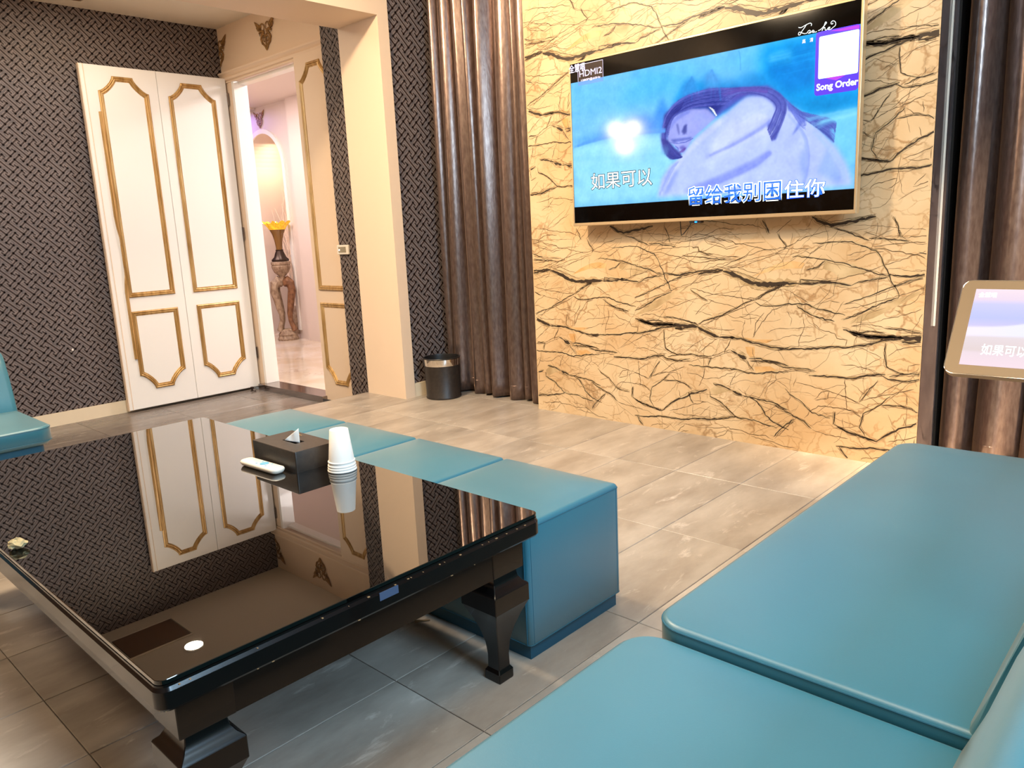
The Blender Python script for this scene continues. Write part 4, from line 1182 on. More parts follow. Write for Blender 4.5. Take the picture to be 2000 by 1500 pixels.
# ---------------------------------------------------------------- television
TVE = json.loads('{"card":[[-1.249,1.658],[-1.084,1.655],[-1.083,1.431],[-1.248,1.431]],"qr":[[-1.236,1.639],[-1.087,1.639],[-1.086,1.49],[-1.235,1.493]],"hdmi":[[-2.374,1.732],[-2.228,1.728],[-2.227,1.636],[-2.371,1.638]],"t_hdmi":[[-2.364,1.674],[-2.364,1.701],[-2.234,1.67]],"t_hz":[[-2.355,1.651],[-2.354,1.663],[-2.243,1.65]],"t_cn":[[-2.424,1.7],[-2.423,1.736],[-2.331,1.698]],"t_l1":[[-2.31,1.156],[-2.307,1.231],[-1.971,1.154]],"t_l2":[[-1.787,1.057],[-1.787,1.133],[-1.371,1.06]],"t_l3":[[-1.356,1.06],[-1.358,1.128],[-1.197,1.062]],"t_song":[[-1.24,1.448],[-1.241,1.473],[-1.085,1.446]],"t_sm":[[-1.3,1.627],[-1.301,1.642],[-1.258,1.628]],"logo":[[[-1.316,1.688],[-1.307,1.685],[-1.294,1.689],[-1.281,1.693],[-1.271,1.694],[-1.266,1.689],[-1.268,1.684]],[[-1.286,1.691],[-1.294,1.681],[-1.303,1.671],[-1.308,1.662],[-1.313,1.66],[-1.316,1.664],[-1.313,1.67],[-1.307,1.669],[-1.299,1.664],[-1.29,1.661],[-1.282,1.662]],[[-1.282,1.662],[-1.278,1.668],[-1.273,1.669],[-1.27,1.666],[-1.275,1.661],[-1.278,1.66],[-1.27,1.66],[-1.264,1.664],[-1.261,1.667],[-1.257,1.665],[-1.256,1.661],[-1.26,1.659],[-1.262,1.662],[-1.252,1.659],[-1.246,1.66]],[[-1.241,1.662],[-1.234,1.663],[-1.224,1.67],[-1.212,1.681],[-1.211,1.685],[-1.215,1.686],[-1.218,1.678],[-1.224,1.663],[-1.227,1.659],[-1.221,1.667],[-1.216,1.668],[-1.215,1.661],[-1.212,1.658],[-1.207,1.66]],[[-1.207,1.66],[-1.203,1.665],[-1.198,1.666],[-1.198,1.663],[-1.203,1.661],[-1.203,1.658],[-1.194,1.658],[-1.187,1.662],[-1.178,1.668],[-1.177,1.676],[-1.182,1.683],[-1.189,1.685],[-1.194,1.681],[-1.193,1.676],[-1.188,1.675],[-1.187,1.678]]]}')
SH = json.loads('[[[118,196,255],0.0,[[-2.42,1.663],[-1.088,1.657],[-1.091,1.096],[-2.416,1.095]]],[[108,200,255],0.1,[[-2.42,1.663],[-2.04,1.662],[-1.69,1.66],[-1.689,1.506],[-2.14,1.494],[-2.42,1.547]]],[[84,190,252],0.06,[[-2.04,1.662],[-1.42,1.658],[-1.418,1.533],[-1.649,1.556],[-1.95,1.514],[-2.181,1.483]]],[[0,160,240],0.05,[[-1.457,1.658],[-1.088,1.663],[-1.086,1.369],[-1.272,1.367],[-1.379,1.435],[-1.469,1.514]]],[[0,135,225],0.03,[[-1.434,1.615],[-1.252,1.627],[-1.247,1.474],[-1.38,1.461],[-1.44,1.517]]],[[60,180,245],0.015,[[-1.434,1.615],[-1.341,1.618],[-1.34,1.573],[-1.433,1.575]]],[[20,150,230],0.03,[[-1.86,1.501],[-1.807,1.559],[-1.773,1.582],[-1.748,1.55],[-1.69,1.59],[-1.649,1.556],[-1.609,1.543],[-1.47,1.555],[-1.381,1.488],[-1.293,1.383],[-1.528,1.386],[-1.86,1.457]]],[[50,150,230],0.015,[[-1.834,1.468],[-1.816,1.553],[-1.773,1.582],[-1.748,1.543],[-1.722,1.454]]],[[60,160,235],0.015,[[-1.722,1.482],[-1.706,1.579],[-1.681,1.592],[-1.649,1.563],[-1.632,1.498]]],[[60,150,240],0.02,[[-1.96,1.41],[-1.941,1.498],[-1.913,1.52],[-1.887,1.476],[-1.878,1.4]]],[[65,150,240],0.03,[[-2.41,1.381],[-2.223,1.413],[-2.044,1.466],[-1.86,1.435],[-1.861,1.361],[-2.183,1.381],[-2.405,1.37]]],[[150,222,255],0.03,[[-2.41,1.369],[-2.143,1.373],[-1.888,1.368],[-1.862,1.249],[-1.955,1.102],[-2.416,1.095]]],[[115,205,255],0.03,[[-1.278,1.362],[-1.086,1.375],[-1.088,1.179],[-1.122,1.143],[-1.166,1.251]]],[[0,140,215],0.03,[[-1.308,1.425],[-1.239,1.428],[-1.088,1.413],[-1.086,1.378],[-1.265,1.367]]],[[180,198,252],0.012,[[-1.945,1.101],[-1.926,1.177],[-1.88,1.231],[-1.817,1.267],[-1.765,1.328],[-1.689,1.378],[-1.608,1.424],[-1.53,1.476],[-1.469,1.477],[-1.379,1.435],[-1.307,1.385],[-1.236,1.324],[-1.166,1.245],[-1.124,1.182],[-1.106,1.136],[-1.094,1.094],[-1.447,1.091]]],[[198,212,255],0.02,[[-1.672,1.318],[-1.568,1.398],[-1.468,1.42],[-1.392,1.342],[-1.45,1.281],[-1.566,1.25],[-1.688,1.233]]],[[140,160,245],0.015,[[-1.809,1.123],[-1.646,1.167],[-1.487,1.215],[-1.419,1.243],[-1.464,1.199],[-1.621,1.147],[-1.739,1.107]]],[[145,165,248],0.012,[[-1.889,1.175],[-1.862,1.226],[-1.835,1.201],[-1.89,1.113],[-1.917,1.107]]],[[150,175,250],0.012,[[-1.302,1.198],[-1.275,1.263],[-1.265,1.155],[-1.278,1.109]]],[[150,180,250],0.012,[[-1.23,1.152],[-1.192,1.241],[-1.129,1.131],[-1.147,1.099]]],[[156,166,240],0.006,[[-1.89,1.334],[-1.891,1.402],[-1.86,1.439],[-1.773,1.46],[-1.697,1.45],[-1.656,1.406],[-1.705,1.376],[-1.765,1.336],[-1.795,1.295],[-1.813,1.274],[-1.835,1.291],[-1.861,1.316]]],[[78,92,190],0.008,[[-1.916,1.284],[-1.924,1.361],[-1.905,1.441],[-1.86,1.487],[-1.79,1.513],[-1.689,1.527],[-1.53,1.5],[-1.439,1.497],[-1.387,1.462],[-1.357,1.412],[-1.393,1.41],[-1.453,1.458],[-1.514,1.477],[-1.584,1.442],[-1.656,1.409],[-1.689,1.446],[-1.773,1.46],[-1.856,1.442],[-1.889,1.402],[-1.891,1.342]]],[[50,60,150],0.01,[[-1.86,1.472],[-1.773,1.504],[-1.673,1.504],[-1.608,1.466],[-1.656,1.416],[-1.697,1.45],[-1.773,1.457],[-1.86,1.443],[-1.905,1.404],[-1.905,1.448]]],[[90,80,180],0.012,[[-1.624,1.507],[-1.53,1.503],[-1.432,1.492],[-1.395,1.463],[-1.469,1.474],[-1.545,1.478],[-1.616,1.467]]],[[58,62,150],0.006,[[-1.922,1.353],[-1.89,1.34],[-1.861,1.309],[-1.83,1.283],[-1.817,1.263],[-1.875,1.257],[-1.907,1.283]]],[[70,85,185],0.006,[[-1.432,1.482],[-1.38,1.448],[-1.357,1.392],[-1.377,1.341],[-1.398,1.289],[-1.413,1.287],[-1.399,1.343],[-1.429,1.33],[-1.437,1.355],[-1.4,1.384],[-1.416,1.44]]],[[95,115,215],0.006,[[-1.365,1.443],[-1.307,1.385],[-1.278,1.355],[-1.285,1.336],[-1.35,1.397]]],[[75,95,185],0.006,[[-1.278,1.365],[-1.203,1.352],[-1.169,1.329],[-1.168,1.306],[-1.188,1.305],[-1.169,1.252],[-1.208,1.291],[-1.243,1.325]]],[[110,130,225],0.004,[[-1.336,1.402],[-1.285,1.363],[-1.298,1.331],[-1.333,1.295],[-1.306,1.345]]],[[70,80,160],0.003,[[-1.821,1.368],[-1.808,1.392],[-1.795,1.398],[-1.797,1.361],[-1.81,1.354]]],[[90,100,180],0.003,[[-1.847,1.404],[-1.838,1.403],[-1.83,1.358],[-1.836,1.357]]],[[110,110,200],0.003,[[-1.834,1.306],[-1.817,1.312],[-1.795,1.298],[-1.813,1.281]]],[[95,110,200],0.004,[[-1.874,1.34],[-1.773,1.34],[-1.773,1.333],[-1.861,1.327]]],[[235,245,255],0.002,[[-1.693,1.452],[-1.672,1.443],[-1.654,1.413],[-1.659,1.413],[-1.679,1.439]]]]')
TX0, TX1, TZ0, TZ1 = -2.428, -1.078, 0.990, 1.748
YT = 3.05
tv = thing('television', 'large flat television with a champagne frame on the marble wall', 'television', (-1.753, YM, TZ0))


def tl(x, y, z):
    return (x + 1.753, y - YM, z - TZ0)


def tvbuild(mb, name, m_, parent=tv, smooth=False):
    mb.v = [tl(*p) for p in mb.v]
    return mb.build(name, m_, parent, smooth)


mb = MB()
fw = 0.009
L = []
for ins, yy in ((0.006, 3.092), (0.0, 3.085), (0.0, YT + 0.002), (0.002, YT)):
    L.append([(TX0 + ins, yy, TZ0 + ins), (TX1 - ins, yy, TZ0 + ins), (TX1 - ins, yy, TZ1 - ins), (TX0 + ins, yy, TZ1 - ins)])
# inner lip
L.append([(TX0 + fw, YT, TZ0 + fw * 1.6), (TX1 - fw, YT, TZ0 + fw * 1.6), (TX1 - fw, YT, TZ1 - fw), (TX0 + fw, YT, TZ1 - fw)])
L.append([(TX0 + fw, YT + 0.003, TZ0 + fw * 1.6), (TX1 - fw, YT + 0.003, TZ0 + fw * 1.6), (TX1 - fw, YT + 0.003, TZ1 - fw), (TX0 + fw, YT + 0.003, TZ1 - fw)])
mb.loft(L, cap1=False)
tvbuild(mb, 'frame', 'champagne')
mb = MB()
mb.box(-2.1, -1.4, 3.0925, YM - 0.001, 1.15, 1.55)
tvbuild(mb, 'wall_bracket', 'black_plastic')

# screen: one flat sheet coloured per vertex
NX, NZ = 560, 312
sx0, sx1, sz0, sz1 = TX0 + fw, TX1 - fw, TZ0 + fw * 1.6, TZ1 - fw
gx = np.linspace(sx0, sx1, NX)
gz = np.linspace(sz0, sz1, NZ)
GX, GZ = np.meshgrid(gx, gz)
img = np.zeros((NZ, NX, 3))


def inside(poly):
    r = np.zeros(GX.shape, bool)
    n = len(poly)
    for i in range(n):
        x1, z1 = poly[i]
        x2, z2 = poly[(i + 1) % n]
        if z1 == z2:
            continue
        c = ((z1 > GZ) != (z2 > GZ)) & (GX < (x2 - x1) * (GZ - z1) / (z2 - z1) + x1)
        r ^= c
    return r.astype(float)


def blur(a, r):
    k = int(round(0.5 * r / (gx[1] - gx[0])))
    if k < 1:
        return a
    for _ in range(3):
        for ax in (0, 1):
            p = np.pad(a, [(k, k) if i == ax else (0, 0) for i in (0, 1)], 'edge')
            c = np.cumsum(p, axis=ax)
            c = np.insert(c, 0, 0, axis=ax)
            if ax == 0:
                a = (c[2 * k + 1:] - c[:-2 * k - 1]) / (2 * k + 1)
            else:
                a = (c[:, 2 * k + 1:] - c[:, :-2 * k - 1]) / (2 * k + 1)
    return a


def srgb2lin(a):
    a = a / 255.0
    return np.where(a <= 0.04045, a / 12.92, ((a + 0.055) / 1.055) ** 2.4)


full = None
for c, b, poly in SH:
    m_ = inside(poly)
    if full is None:
        xl, xr = poly[0][0], poly[1][0]
        zt = (poly[0][1] + poly[1][1]) / 2
        zb = (poly[2][1] + poly[3][1]) / 2
        full = ((GZ < 1.655) & (GZ > 1.082) & (GX > sx0 + 0.002) & (GX < sx1 - 0.002)).astype(float)
        m_ = full
    m_ = blur(m_, b)
    m_ = m_ * full
    img = img * (1 - m_[..., None]) + m_[..., None] * np.array(c)[None, None, :]
rs = np.random.RandomState(3)
PXW = gx[1] - gx[0]


def stroke(pts, w_, col, alpha):
    """soft pen stroke into the picture, within its own window"""
    global img
    P_ = np.array(pts)
    x0, x1 = P_[:, 0].min() - w_ * 2, P_[:, 0].max() + w_ * 2
    z0, z1 = P_[:, 1].min() - w_ * 2, P_[:, 1].max() + w_ * 2
    i0, i1 = max(0, int((x0 - sx0) / PXW)), min(NX, int((x1 - sx0) / PXW) + 2)
    dz = gz[1] - gz[0]
    j0, j1 = max(0, int((z0 - sz0) / dz)), min(NZ, int((z1 - sz0) / dz) + 2)
    if i1 <= i0 or j1 <= j0:
        return
    X, Z = GX[j0:j1, i0:i1], GZ[j0:j1, i0:i1]
    dm = np.full(X.shape, 9.0)
    for k in range(len(P_) - 1):
        a, b = P_[k], P_[k + 1]
        d = b - a
        l2 = (d ** 2).sum() + 1e-12
        t_ = np.clip(((X - a[0]) * d[0] + (Z - a[1]) * d[1]) / l2, 0, 1)
        dm = np.minimum(dm, np.hypot(X - a[0] - t_ * d[0], Z - a[1] - t_ * d[1]))
    m_ = alpha * np.clip(1.2 - dm / w_, 0, 1) * full[j0:j1, i0:i1]
    img[j0:j1, i0:i1] = img[j0:j1, i0:i1] * (1 - m_[..., None]) + m_[..., None] * np.array(col)


def smooth(pts, n=6):
    P_ = [np.array(p, float) for p in pts]
    Q = []
    for i in range(len(P_) - 1):
        p0, p1, p2, p3 = P_[max(i - 1, 0)], P_[i], P_[i + 1], P_[min(i + 2, len(P_) - 1)]
        for k in range(n):
            u = k / n
            Q.append(0.5 * ((2 * p1) + (p2 - p0) * u + (2 * p0 - 5 * p1 + 4 * p2 - p3) * u * u + (3 * p1 - p0 - 3 * p2 + p3) * u ** 3))
    Q.append(P_[-1])
    return Q


for A_, B_, n, c0, c1, w_, al in json.loads('[[[[-1.936,1.116],[-1.862,1.226],[-1.765,1.314],[-1.648,1.387]],[[-1.927,1.108],[-1.848,1.217],[-1.752,1.304],[-1.639,1.379]],3,[205,215,255],[190,205,255],0.014,0.5],[[[-1.809,1.12],[-1.663,1.158],[-1.526,1.204],[-1.427,1.244]],[[-1.774,1.11],[-1.621,1.147],[-1.494,1.188],[-1.419,1.236]],10,[128,145,238],[150,168,250],0.01,0.45],[[[-1.705,1.264],[-1.582,1.302],[-1.467,1.351],[-1.415,1.386]],[[-1.697,1.248],[-1.566,1.286],[-1.451,1.336],[-1.4,1.37]],6,[150,165,248],[140,158,245],0.01,0.4],[[[-1.773,1.196],[-1.647,1.229],[-1.527,1.268],[-1.45,1.288]],[[-1.773,1.218],[-1.647,1.251],[-1.527,1.289],[-1.451,1.308]],6,[196,212,255],[180,200,255],0.014,0.4],[[[-1.349,1.377],[-1.29,1.291],[-1.274,1.196],[-1.285,1.116]],[[-1.335,1.376],[-1.269,1.288],[-1.253,1.194],[-1.271,1.115]],5,[140,160,245],[150,175,250],0.006,0.5],[[[-1.263,1.314],[-1.192,1.234],[-1.143,1.165],[-1.128,1.105]],[[-1.235,1.298],[-1.179,1.233],[-1.13,1.163],[-1.115,1.11]],6,[185,210,255],[150,180,250],0.008,0.5],[[[-1.591,1.408],[-1.506,1.452],[-1.438,1.443],[-1.378,1.381]],[[-1.559,1.362],[-1.49,1.395],[-1.437,1.389],[-1.392,1.342]],8,[186,204,255],[170,188,252],0.012,0.4],[[[-1.941,1.113],[-1.908,1.176],[-1.88,1.22],[-1.862,1.23]],[[-1.917,1.111],[-1.889,1.167],[-1.862,1.211],[-1.835,1.246]],6,[140,160,246],[150,170,250],0.005,0.5],[[[-1.765,1.423],[-1.722,1.425],[-1.689,1.406],[-1.722,1.382]],[[-1.773,1.395],[-1.739,1.391],[-1.722,1.382],[-1.748,1.363]],8,[158,172,250],[150,165,246],0.012,0.35],[[[-1.874,1.4],[-1.86,1.42],[-1.825,1.438],[-1.782,1.447]],[[-1.879,1.37],[-1.865,1.391],[-1.838,1.418],[-1.808,1.436]],8,[120,135,228],[128,142,232],0.008,0.35],[[[-1.917,1.322],[-1.909,1.419],[-1.838,1.498],[-1.689,1.524],[-1.538,1.503]],[[-1.886,1.356],[-1.856,1.431],[-1.773,1.456],[-1.693,1.455],[-1.616,1.45]],90,[44,56,148],[104,112,208],0.0016,0.75],[[[-1.632,1.512],[-1.507,1.504],[-1.417,1.485],[-1.356,1.425],[-1.373,1.34],[-1.413,1.285]],[[-1.624,1.462],[-1.545,1.485],[-1.453,1.462],[-1.401,1.418],[-1.415,1.372],[-1.432,1.332]],90,[56,66,158],[112,122,214],0.0015,0.7],[[[-1.648,1.51],[-1.569,1.511],[-1.492,1.5],[-1.432,1.482]],[[-1.624,1.479],[-1.561,1.491],[-1.499,1.484],[-1.439,1.47]],25,[120,92,190],[80,80,180],0.0018,0.6],[[[-1.38,1.455],[-1.307,1.39],[-1.237,1.362],[-1.169,1.334],[-1.164,1.315]],[[-1.314,1.373],[-1.271,1.341],[-1.235,1.311],[-1.204,1.284],[-1.169,1.252]],55,[60,76,168],[110,130,220],0.0014,0.7],[[[-1.365,1.433],[-1.335,1.376],[-1.305,1.332],[-1.277,1.302]],[[-1.351,1.431],[-1.307,1.372],[-1.277,1.329],[-1.285,1.369]],14,[90,104,205],[110,130,220],0.0012,0.6],[[[-1.919,1.352],[-1.906,1.291],[-1.875,1.259],[-1.826,1.259]],[[-1.89,1.334],[-1.861,1.301],[-1.839,1.277],[-1.817,1.263]],40,[38,46,132],[70,80,176],0.0014,0.8],[[[-1.89,1.336],[-1.843,1.325],[-1.799,1.326],[-1.766,1.337]],[[-1.886,1.331],[-1.843,1.32],[-1.798,1.322],[-1.765,1.333]],5,[80,92,190],[90,104,200],0.0014,0.7],[[[-1.91,1.412],[-1.887,1.446],[-1.856,1.471],[-1.807,1.49]],[[-1.906,1.359],[-1.889,1.402],[-1.865,1.436],[-1.825,1.46]],30,[34,42,128],[60,70,165],0.0016,0.8],[[[-1.812,1.362],[-1.806,1.383],[-1.796,1.396]],[[-1.806,1.359],[-1.801,1.378],[-1.793,1.392]],5,[70,78,164],[84,92,180],0.0011,0.45],[[[-1.818,1.356],[-1.808,1.362],[-1.795,1.357]],[[-1.82,1.352],[-1.808,1.357],[-1.792,1.352]],3,[84,92,180],[100,108,196],0.001,0.4],[[[-1.857,1.314],[-1.839,1.305],[-1.835,1.293]],[[-1.854,1.311],[-1.842,1.301],[-1.838,1.29]],4,[84,92,190],[96,106,204],0.0016,0.7],[[[-1.835,1.287],[-1.819,1.295],[-1.806,1.3]],[[-1.831,1.279],[-1.815,1.285],[-1.803,1.294]],8,[112,84,176],[96,78,172],0.0018,0.75],[[[-1.691,1.452],[-1.671,1.44],[-1.656,1.415]],[[-1.689,1.451],[-1.669,1.438],[-1.654,1.413]],2,[240,248,255],[240,248,255],0.001,0.9],[[[-2.405,1.37],[-2.224,1.394],[-2.045,1.393],[-1.906,1.389]],[[-2.405,1.36],[-2.224,1.382],[-2.045,1.382],[-1.906,1.374]],12,[78,150,238],[90,165,245],0.006,0.4],[[[-1.834,1.498],[-1.807,1.559],[-1.781,1.577],[-1.773,1.582]],[[-1.731,1.483],[-1.739,1.527],[-1.756,1.558],[-1.769,1.58]],16,[30,132,220],[60,165,240],0.005,0.2],[[[-1.722,1.482],[-1.702,1.564],[-1.685,1.59],[-1.68,1.594]],[[-1.624,1.469],[-1.64,1.534],[-1.665,1.572],[-1.678,1.593]],16,[34,138,224],[64,168,240],0.005,0.2],[[[-1.552,1.554],[-1.553,1.595],[-1.556,1.636],[-1.561,1.647]],[[-1.549,1.554],[-1.55,1.595],[-1.553,1.636],[-1.559,1.647]],3,[60,160,238],[60,160,238],0.0016,0.6],[[[-1.434,1.608],[-1.369,1.61],[-1.313,1.612],[-1.252,1.614]],[[-1.432,1.522],[-1.367,1.525],[-1.311,1.529],[-1.249,1.532]],16,[40,172,246],[0,140,228],0.004,0.35],[[[-1.278,1.355],[-1.21,1.36],[-1.144,1.364],[-1.086,1.369]],[[-1.235,1.311],[-1.195,1.326],[-1.136,1.331],[-1.088,1.338]],12,[140,222,255],[100,200,250],0.008,0.35],[[[-2.403,1.129],[-2.252,1.136],[-2.05,1.139],[-1.954,1.149]],[[-2.395,1.33],[-2.246,1.324],[-2.047,1.312],[-1.897,1.305]],16,[150,222,255],[118,202,252],0.02,0.3]]'):
    a, b_ = smooth(A_), smooth(B_)
    for k in range(n):
        f = rs.uniform(0, 1)
        q = [a[i] * (1 - f) + b_[i] * f + rs.uniform(-1, 1, 2) * 0.0012 for i in range(len(a))]
        e0 = rs.randint(0, max(1, len(q) // 3))
        m0 = rs.uniform(0, 1)
        stroke(q[e0:], w_ * rs.uniform(0.6, 1.3), [c0[i] * (1 - m0) + c1[i] * m0 for i in range(3)], al * rs.uniform(0.5, 1))
# woven and film texture
tex = rs.normal(0, 1, img.shape[:2])
img = img + (blur(tex, PXW * 2.2) * 9)[..., None] + (blur(tex, 0.03) * 60)[..., None]
img = np.clip(img, 0, 255)
linimg = srgb2lin(img)
vs = [tl(float(x), YT + 0.0016, float(z)) for z in gz for x in gx]
fs = [(j * NX + i, j * NX + i + 1, (j + 1) * NX + i + 1, (j + 1) * NX + i) for j in range(NZ - 1) for i in range(NX - 1)]
me = bpy.data.meshes.new('screen')
me.from_pydata(vs, [], fs)
ca = me.color_attributes.new('picture', 'FLOAT_COLOR', 'POINT')
buf = np.ones((NX * NZ, 4), np.float32)
buf[:, :3] = linimg.reshape(-1, 3)
ca.data.foreach_set('color', buf.ravel())
ms = mat('screen_picture', (2, 2, 2), 0.075, coat=0.0, ior=1.45)
b = ms.node_tree.nodes['Principled BSDF']
at = nd(ms, 'ShaderNodeAttribute')
at.attribute_name = 'picture'
lk(ms, at.outputs['Color'], b.inputs['Emission Color'])
b.inputs['Emission Strength'].default_value = 1.15
me.materials.append(ms)
so = bpy.data.objects.new('screen', me)
COL.objects.link(so)
so.parent = tv
so_tv = so
so['label'] = 'lit screen showing a woman resting her head on her knees in a pale coat'


def text_mesh(s, x0, z0, h, w_, m_, parent, name='caption', d=0.0, offset=0.0, fit=True, y=YT, f3=None, shear=0.0, zdrop=0.0):
    cu = bpy.data.curves.new('t', 'FONT')
    cu.body = s
    cu.size = 1.0
    cu.resolution_u = 3
    o = bpy.data.objects.new('t', cu)
    COL.objects.link(o)
    bpy.context.view_layer.update()
    dg = bpy.context.evaluated_depsgraph_get()
    m0 = bpy.data.meshes.new_from_object(o.evaluated_get(dg))
    X = [v.co.x for v in m0.vertices]
    Yv = [v.co.y for v in m0.vertices]
    bx0, bx1, by0, by1 = min(X), max(X), min(Yv), max(Yv)
    bpy.data.meshes.remove(m0)
    sx = w_ / (bx1 - bx0)
    sy = h / (by1 - by0)
    cu.offset = offset
    dg = bpy.context.evaluated_depsgraph_get()
    dg.update()
    me_ = bpy.data.meshes.new_from_object(o.evaluated_get(dg))
    for v in me_.vertices:
        u, t_ = (v.co.x - bx0) * sx, (v.co.y - by0) * sy
        if f3:
            v.co = f3(x0 + u, z0 + t_, d)
        else:
            v.co = tl(x0 + u + shear * t_, y - d, z0 + t_ - zdrop * u)
    me_.materials.clear()
    me_.materials.append(M[m_])
    me_.name = name
    bpy.data.objects.remove(o)
    bpy.data.curves.remove(cu)
    o2 = bpy.data.objects.new(name, me_)
    COL.objects.link(o2)
    o2.parent = parent
    return o2


def tvtext(s, key, m_, d, offset, name='caption', hk=1.0):
    a, b_, c_ = TVE[key]
    return text_mesh(s, a[0], a[1], (b_[1] - a[1]) * hk, c_[0] - a[0], m_, so_tv, name, d, offset)


tvtext('\u5982\u679c\u53ef\u4ee5', 't_l1', 'txt_dark', 0.0004, 0.036)
tvtext('\u5982\u679c\u53ef\u4ee5', 't_l1', 'txt_white', 0.0009, -0.004)
tvtext('\u7559\u7ed9\u6211\u522b\u56f0', 't_l2', 'txt_white', 0.0004, 0.042)
tvtext('\u7559\u7ed9\u6211\u522b\u56f0', 't_l2', 'txt_blue', 0.0009, 0.004)
tvtext('\u4f4f\u4f60', 't_l3', 'txt_blue', 0.0004, 0.034)
tvtext('\u4f4f\u4f60', 't_l3', 'txt_white', 0.0009, 0.006)
hd = TVE['hdmi']
mb = MB()
x0, x1, zt, zb = hd[0][0], hd[1][0], (hd[0][1] + hd[1][1]) / 2, (hd[2][1] + hd[3][1]) / 2
mb.box(x0, x1, YT + 0.0009, YT + 0.0013, zb, 1.655, 0)
mb.box(x0, x1, YT + 0.0009, YT + 0.0013, 1.655, zt, 1)
for q in ((x0, x1, zt - 0.0015, zt), (x0, x0 + 0.0012, 1.655, zt), (x1 - 0.0012, x1, 1.655, zt)):
    mb.box(q[0], q[1], YT + 0.0004, YT + 0.0008, q[2], q[3], 2)
tvbuild(mb, 'input_box', ['box_blue', 'box_dark', 'txt_lav'], so_tv)
tvtext('HDMI2', 't_hdmi', 'txt_lav', 0.0004, 0.0)
tvtext('1080P@60Hz', 't_hz', 'txt_lav', 0.0004, 0.012)
tvtext('\u5168\u6167\u5531', 't_cn', 'txt_lav', 0.0006, 0.012)
cd = TVE['card']
cx0, cx1, cz0, cz1 = cd[0][0], sx1 - 0.001, (cd[2][1] + cd[3][1]) / 2, (cd[0][1] + cd[1][1]) / 2
cmx, cmz = (cx0 + cx1) / 2, (cz0 + cz1) / 2
mb = MB()
mb.add([(p[0], YT + 0.0010, p[1]) for p in rrect(cx1 - cx0, cz1 - cz0, 0.012, 4, cmx, cmz)], [tuple(range(20))])
tvbuild(mb, 'song_card', 'card', so_tv)
mb = MB()
mb.add([(p[0], YT + 0.0008, p[1]) for p in [(cmx - 0.03, cz1 - 0.004), (cx1 - 0.004, cz1 - 0.003), (cx1 - 0.004, cz1 - 0.016), (cmx + 0.01, cz1 - 0.012)]], [(0, 1, 2, 3)])
tvbuild(mb, 'card_glow', 'card_v', so_tv)
mb = MB()
mb.add([(p[0], YT + 0.0008, p[1]) for p in [(cx0 + 0.02, 1.496), (cmx + 0.04, 1.492), (cx1 - 0.02, 1.500), (cmx, 1.476)]], [(0, 1, 2, 3)])
tvbuild(mb, 'card_glow', 'card_v', so_tv)
qr = TVE['qr']
mb = MB()
qx0, qx1 = qr[0][0], sx1 - 0.004
mb.add([(p[0], YT + 0.0005, p[1]) for p in rrect(qx1 - qx0, qr[0][1] - qr[2][1], 0.006, 4, (qx0 + qx1) / 2, (qr[0][1] + qr[2][1]) / 2)], [tuple(range(20))])
tvbuild(mb, 'blank_panel', 'blank', so_tv)
a, b_, c_ = TVE['t_song']
text_mesh('Song Order', a[0], a[1] - 0.006, 0.0305, c_[0] - a[0] - 0.004, 'txt_white', so_tv, 'caption', 0.0004, 0.026)
tvtext('\u9ad8\u3000\u6e05', 't_sm', 'txt_lav', 0.0006, 0.004)
mb = MB()
for path in TVE['logo']:
    # smooth the pen path
    P_ = [Vector((p[0], p[1])) for p in path]
    Q = []
    for i in range(len(P_) - 1):
        p0, p1, p2, p3 = P_[max(i - 1, 0)], P_[i], P_[i + 1], P_[min(i + 2, len(P_) - 1)]
        for k in range(4):
            s = k / 4
            Q.append(0.5 * ((2 * p1) + (p2 - p0) * s + (2 * p0 - 5 * p1 + 4 * p2 - p3) * s * s + (3 * p1 - p0 - 3 * p2 + p3) * s ** 3))
    Q.append(P_[-1])
    mb.tube([(q.x, YT + 0.0002, q.y) for q in Q], 0.0011, 5, 0, 0.2, (0, 1, 0))
tvbuild(mb, 'script_logo', 'txt_white', so_tv)
# sensor with indicator and a looping cable under the frame
mb = MB()
mb.box(-1.785, -1.73, YT + 0.004, YT + 0.03, TZ0 - 0.010, TZ0 - 0.0002)
tvbuild(mb, 'sensor', 'black_plastic')
mb = MB()
mb.box(-1.758, -1.748, YT + 0.0025, YT + 0.0038, TZ0 - 0.008, TZ0 - 0.003)
tvbuild(mb, 'indicator', 'blue_led')
mb = MB()
mb.tube([(-1.79, YT + 0.03, TZ0 + 0.002), (-1.80, YT + 0.035, TZ0 - 0.02), (-1.835, YT + 0.04, TZ0 - 0.055), (-1.85, YT + 0.045, TZ0 - 0.062), (-1.852, YT + 0.045, TZ0 - 0.04), (-1.852, YT + 0.04, TZ0 + 0.002)], 0.002, 6)
tvbuild(mb, 'cable', 'black_plastic')

# ---------------------------------------------------------------- tablet on a stand
t = thing('touch_screen', 'bronze-framed touch screen on a stand in front of the right curtain', 'screen', (-0.34, 2.62, 0))
ang = math.atan2(0.17, 0.246)
sa_, ca_ = math.sin(ang), math.cos(ang)
WS, HS = 0.52, 0.305


def ts(u, v, d):
    """u along the width, v up the tilted face, d out of the face"""
    return (-0.6 + u + 0.34, 2.43 + v * sa_ - d * ca_ - 2.62, 0.532 + v * ca_ + d * sa_)


